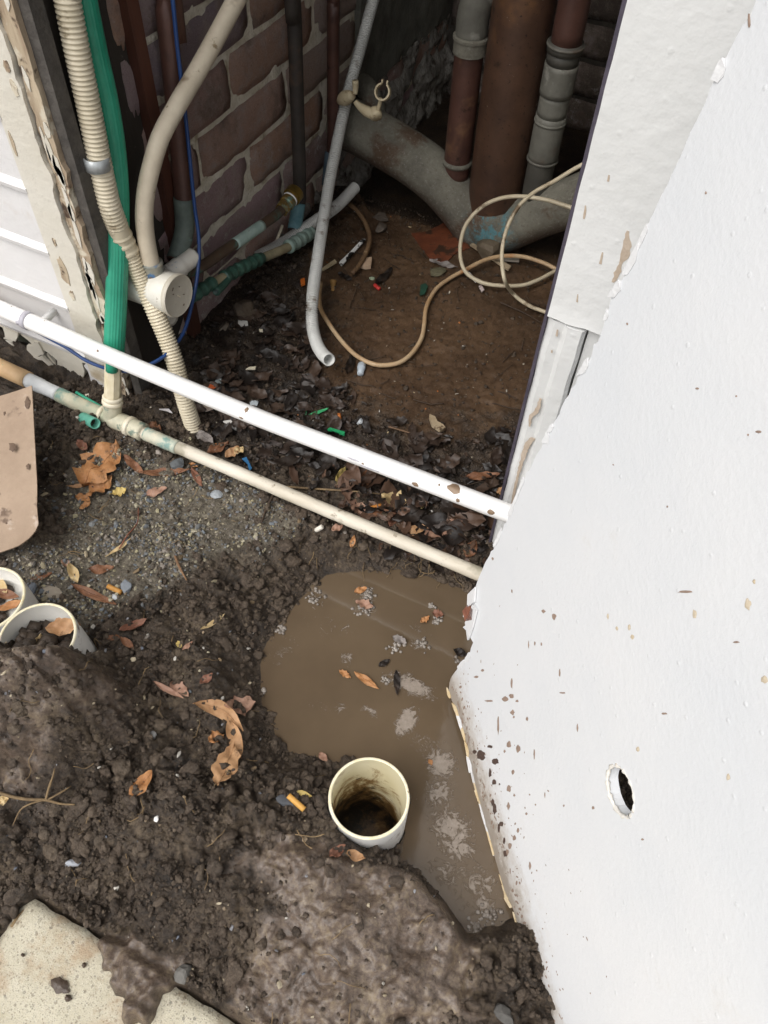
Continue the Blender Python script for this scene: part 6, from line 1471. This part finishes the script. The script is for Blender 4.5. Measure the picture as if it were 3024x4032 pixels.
# ------------------------------------------------------------------ small rubbish
def build_rubbish():
    def stone(px, py, size, cols, label, seed, nm='stone', cat='stone', lift=0, asp=(1, .8, .6)):
        p = G(px, py); V, F = rock(np.array(asp)*size, seed, ICO2, .16, True); V = rotz(V, seed*1.3)+p+np.array([0, 0, size*asp[2]*.45+lift])
        mk(nm, V, F, plain('stone_'+cols[0][1:]+cols[1][1:], cols[0], cols[1], 40, .75, .0012, 120), label=label, cat=cat, smooth=False)
    stone(965, 1222, .034, ('#4a4036', '#6a5c4c'), 'largest brown angular stone by the brick wall', 3)
    stone(885, 1295, .017, ('#5a5044', '#74685a'), 'tan flat stone below the largest brown stone', 4)
    stone(1505, 868, .022, ('#453c34', '#5d5348'), 'upper brown stone on the silt near the drain', 5)
    stone(1500, 905, .020, ('#4a4138', '#62574b'), 'lower brown stone on the silt near the drain', 6)
    stone(1920, 1000, .045, ('#564a3a', '#6f6250'), 'rough brown rubble lump under the drain junction', 7, 'rubble_lump', 'rubble')
    stone(2020, 985, .02, ('#564a3a', '#6f6250'), 'small rubble piece right of the rough lump', 9, 'rubble_lump', 'rubble')
    stone(1718, 1080, .028, ('#55503c', '#6d6850'), 'mossy flat stone beside the beige cable', 8, asp=(1, .6, .3))
    stone(1465, 1098, .007, ('#7d8a72', '#9aa488'), 'small pale green pebble on the silt', 10)
    stone(1300, 2440, .006, ('#6a6f78', '#8a8f96'), 'small grey pebble at the edge of the puddle', 11)
    stone(1000, 1590, .012, ('#8d9498', '#a8aeb0'), 'pale grey stone touching the white pipe', 12)
    stone(860, 1505, .013, ('#9aa3a3', '#b5bcba'), 'pale grey stone left of the orange shard', 13, asp=(1, .7, .3))
    stone(605, 2900, .008, ('#8f8d8a', '#aaa8a4'), 'pale grey pebble among the mound roots', 14)
    stone(288, 3398, .012, ('#9a9ea4', '#b8bac0'), 'pale grey pebble at the left foot of the mound', 15)
    stone(618, 3225, .005, ('#d8d6d0', '#e8e6e2'), 'tiny white pebble on the mud mound', 16)
    stone(1125, 3150, .018, ('#3e4044', '#54565a'), 'dark slate chip beside the cigarette filter', 17, asp=(1, .5, .25))
    stone(725, 3838, .014, ('#5a5853', '#74706a'), 'grey pebble at the slab edge', 18)
    stone(1980, 4000, .014, ('#4a4845', '#615e59'), 'dark grey pebble at the bottom beside the sheet', 19)
    stone(455, 2352, .010, ('#b9bcc0', '#d2d4d6'), 'white stone chip below the cigarette filter on gravel', 20, asp=(1, .7, .35))
    stone(500, 2310, .014, ('#70757c', '#8a8f94'), 'blue-grey stone right of the cigarette filter on gravel', 21, asp=(1, .7, .4))
    stone(215, 2330, .022, ('#9a8f80', '#b3a896'), 'pale flat stone beside the half buried stub', 22, asp=(1, .7, .3))
    stone(125, 2325, .014, ('#5f646c', '#7a7f86'), 'blue-grey stone between the two white stubs', 23, asp=(1, .7, .4))
    stone(855, 1950, .016, ('#8d9296', '#a4a8aa'), 'broad grey stone near the middle of the gravel', 24, asp=(1, .75, .3))
    stone(700, 1830, .016, ('#4f5254', '#66696a'), 'dark grey stone above the long willow-shaped leaf', 25, asp=(1, .75, .4))
    stone(1420, 1668, .011, ('#a8adb0', '#c4c8ca'), 'pale angular stone on silt behind the white pipe', 26)
    def plate(pix, col, label, nm, cat, th=.002, lift=.004, seed=0, spots=()):
        P = [G(a, b, lift) for a, b in pix]; z = max(p[2] for p in P); z0 = np.mean([p[2] for p in P]); P = [np.array([p[0], p[1], z0+.15*(p[2]-z0)+.002]) for p in P]
        V, F = prism(P, (0, 0, th)); o = mk(nm, V, F, plain(nm+'_'+str(seed), col[0], col[1], 30, .5, .0006, 100, spots=spots), label=label, cat=cat, smooth=False); fixn(o); return o
    plate([(1335, 1040), (1345, 1052), (1395, 1000), (1440, 950), (1428, 944), (1385, 990)], ('#dcdcd8', '#eeeeea'), 'white plastic shard with black smears on the silt', 'plastic_shard', 'plastic shard', .003, .006, 1, [('#15120f', 30, .52, .56)])
    plate([(1418, 1042), (1428, 1030), (1464, 1030), (1460, 1062), (1440, 1064), (1420, 1060)], ('#b5987c', '#cbb196'), 'square tan wood offcut on the silt', 'wood_offcut', 'wood offcut', .010, .002, 2)
    plate([(1268, 1062), (1318, 1030), (1326, 1040), (1270, 1072)], ('#b9a684', '#d0c0a0'), 'pale wood splinter left of the white shard', 'wood_splinter', 'wood splinter', .004, .003, 3)
    plate([(1620, 920), (1680, 912), (1760, 905), (1800, 930), (1850, 975), (1790, 1000), (1760, 1030), (1700, 1025), (1660, 975)], ('#5a3120', '#7a442c'), 'flat rust-red tile fragment half sunk in silt by the drain', 'tile_fragment', 'tile fragment', .004, .003, 4, [('#3c2a1e', 20, .52, .62)])
    plate([(1850, 968), (1862, 962), (2010, 1062), (2000, 1074)], ('#8d7c62', '#ab9a80'), 'long pale wood strip crossing under the cables', 'wood_strip', 'wood strip', .005, .004, 5)
    plate([(1960, 1012), (2045, 1022), (2042, 1038), (1962, 1028)], ('#9a9284', '#b5ada0'), 'short pale strip right of the long wood strip', 'wood_strip', 'wood strip', .005, .006, 6)
    plate([(1830, 1075), (1838, 1068), (1880, 1112), (1872, 1118)], ('#c9c5c2', '#dcd8d6'), 'thin white plastic sliver below the round cable loop', 'plastic_sliver', 'plastic sliver', .003, .004, 7)
    plate([(1884, 1130), (1894, 1126), (1906, 1150), (1896, 1154)], ('#b9a8a4', '#d2c4c0'), 'short pinkish plastic sliver below the white sliver', 'plastic_sliver', 'plastic sliver', .003, .004, 8)
    plate([(810, 1525), (850, 1512), (862, 1525), (840, 1540)], ('#b5522c', '#cf6a3c'), 'orange clay shard just above the white pipe', 'clay_shard', 'shard', .003, .006, 9)
    plate([(795, 1605), (830, 1600), (840, 1615), (810, 1622)], ('#c9b5a4', '#dccabb'), 'pale pinkish shard above the white pipe', 'clay_shard', 'shard', .002, .006, 10)
    plate([(1183, 1108), (1200, 1106), (1202, 1128), (1186, 1130)], ('#c06020', '#d87830'), 'orange plastic clip near the hanging conduit', 'plastic_clip', 'plastic clip', .006, .004, 11)
    plate([(1655, 1128), (1675, 1122), (1685, 1132), (1672, 1165), (1652, 1168)], ('#1f3a2c', '#2c5040'), 'dark green plastic scrap beside the S-shaped cable', 'plastic_scrap', 'plastic scrap', .003, .003, 12)
    plate([(625, 1605), (668, 1620), (680, 1632), (660, 1630)], ('#c9c4c4', '#dedada'), 'white curl of paint at the foot of the conduit', 'paint_curl', 'paint curl', .003, .006, 13)
    plate([(940, 1265), (975, 1270), (978, 1288), (950, 1290), (938, 1280)], ('#d2cfc6', '#e8e6e0'), 'white plaster flake on the dark litter', 'plaster_flake', 'plaster flake', .003, .004, 14)
    plate([(1020, 1300), (1035, 1302), (1036, 1312), (1022, 1312)], ('#d8cdb0', '#eae2cc'), 'small cream plaster flake right of the white one', 'plaster_flake', 'plaster flake', .003, .004, 15)
    plate([(985, 1450), (1008, 1448), (1006, 1462), (968, 1460)], ('#d8cdb0', '#eae2cc'), 'cream sliver of plaster above the white pipe', 'plaster_flake', 'plaster flake', .003, .004, 16)
    plate([(880, 1668), (910, 1660), (936, 1690), (930, 1698)], ('#d6d2ca', '#e9e6e0'), 'white plaster flake just above the white pipe', 'plaster_flake', 'plaster flake', .003, .004, 17)
    plate([(955, 1818), (972, 1808), (992, 1845), (982, 1856), (975, 1830)], ('#2a5f8c', '#3f7aa8'), 'blue plastic scrap folded between the two pipes', 'plastic_scrap', 'plastic scrap', .003, .008, 18)
    plate([(1290, 1702), (1300, 1694), (1358, 1706), (1356, 1718)], ('#1f8a54', '#2fa068'), 'bright green plastic offcut behind the white pipe', 'plastic_offcut', 'plastic offcut', .005, .006, 19)
    plate([(1680, 2540), (1704, 2510), (1712, 2522), (1700, 2545)], ('#cdbd98', '#e2d6b8'), 'pale wood cube floating in the puddle', 'wood_cube', 'wood offcut', .008, .0, 20)
    plate([(1720, 1672), (1712, 1655), (1690, 1645), (1688, 1655), (1700, 1685), (1730, 1705), (1752, 1700), (1742, 1682)], ('#8d7a60', '#b5a488'), 'fuzzy pale seed pod lying on the silt', 'seed_pod', 'seed pod', .009, .003, 21, [('#5a4632', 60, .55, .62)])
    # tubes
    def bit(a, b, r, col, label, nm, cat, lift=.006, opn=False, seg=12):
        p, q = G(*a, lift), G(*b, lift); V, F = tube([p, q], r, seg, .004, openend=opn); mk(nm, V, F, plain(nm+label[:14].replace(' ', '_'), col[0], col[1], 40, .6, .0005, 120), label=label, cat=cat)
    bit((425, 2308), (478, 2333), .0042, ('#b07a34', '#cc9850'), 'brown cigarette filter on gravel', 'cigarette_butt', 'cigarette butt')
    bit((1135, 3132), (1198, 3188), .0040, ('#c08a3c', '#d8a858'), 'tan cigarette filter on mud beside the yellow leaf', 'cigarette_butt', 'cigarette butt', .009)
    bit((1455, 2003), (1500, 1990), .0042, ('#b5702c', '#cf8c48'), 'orange cigarette filter among leaves under the white pipe', 'cigarette_butt', 'cigarette butt', .012)
    bit((1245, 2088), (1268, 2074), .0042, ('#d8d0c0', '#eae4d8'), 'pale cigarette butt below the cream pipe', 'cigarette_butt', 'cigarette butt', .006)
    bit((328, 1645), (375, 1668), .0105, ('#4f9a84', '#6fb5a0'), 'short open green pipe offcut below the tee', 'pipe_offcut', 'pipe offcut', .012, True, 20)
    bit((1475, 1122), (1494, 1138), .0042, ('#b5302c', '#d0443c'), 'red plastic scrap on the silt', 'plastic_scrap', 'plastic scrap', .004)
    bit((1422, 1452), (1425, 1435), .0085, ('#9aa3aa', '#c2cad0'), 'small clear plastic cap near the open conduit end', 'bottle_lid', 'lid', .006, True, 16)
    bit((1312, 1112), (1312, 1104), .0075, ('#8d6a3c', '#b58d54'), 'small brass ring on the silt', 'brass_ring', 'brass ring', .004, True, 16)
    bit((1335, 1630), (1338, 1655), .0035, ('#b5642c', '#d88848'), 'small orange plug right of the grass blade', 'plastic_plug', 'plug', .005)
    # foam lumps at the edge of the water
    rs = np.random.RandomState(71); parts = []
    for px, py, sp, n in [(1450, 2340, 30, 40), (1440, 2395, 35, 30), (1720, 2440, 25, 26), (1240, 2350, 40, 30), (1110, 2480, 20, 24), (1560, 2545, 35, 24), (1660, 2535, 30, 24), (1040, 2720, 8, 16), (1930, 3600, 40, 30), (1880, 3650, 50, 30), (1960, 3700, 30, 24), (1700, 2390, 16, 14), (1800, 2600, 14, 12), (1520, 2680, 20, 14)]:
        for i in range(n):
            p = PZ(px+rs.randn()*sp*.5, py+rs.randn()*sp*.4, WATER+.001); r_ = rs.uniform(.0012, .0042)
            parts.append((ICO1[0]*r_*np.array([1, 1, .6])+p, ICO1[1]))
    V, F = merge(parts); t = NT('foam'); c = t.ramp(t.noise(40, 3, .5), [(.3, lin('#6d6257')), (.7, lin('#b5aca2'))]); fm = t.fin(c, .15, None, 0, .6); t.b.inputs['Alpha'].default_value = .75
    mk('foam', V, F, fm, None, 'dirty foam bubbles gathered along the puddle edge', 'foam', None, 'stuff')
build_rubbish()

for o in bpy.data.objects:
    if '_o' in o.keys(): del o['_o']

GROUPS = {'leaf': 'fallen leaves', 'stone': 'loose stones', 'pipe_stub': 'cut drain pipe stubs', 'cable': 'loose cables in the recess', 'wall_pipe': 'upright pipes on the brick wall', 'cigarette_butt': 'cigarette butts',
          'plaster_flake': 'plaster flakes on the recess floor', 'plastic_scrap': 'plastic scraps', 'plastic_sliver': 'plastic slivers', 'wood_strip': 'pale wood strips', 'clay_shard': 'clay shards', 'rubble_lump': 'rubble under the drain',
          'twig': 'twigs', 'stalk': 'leaf stalks'}
for o in bpy.data.objects:
    k = o.name.split('.')[0]
    if o.parent is None and k in GROUPS: o['group'] = GROUPS[k]
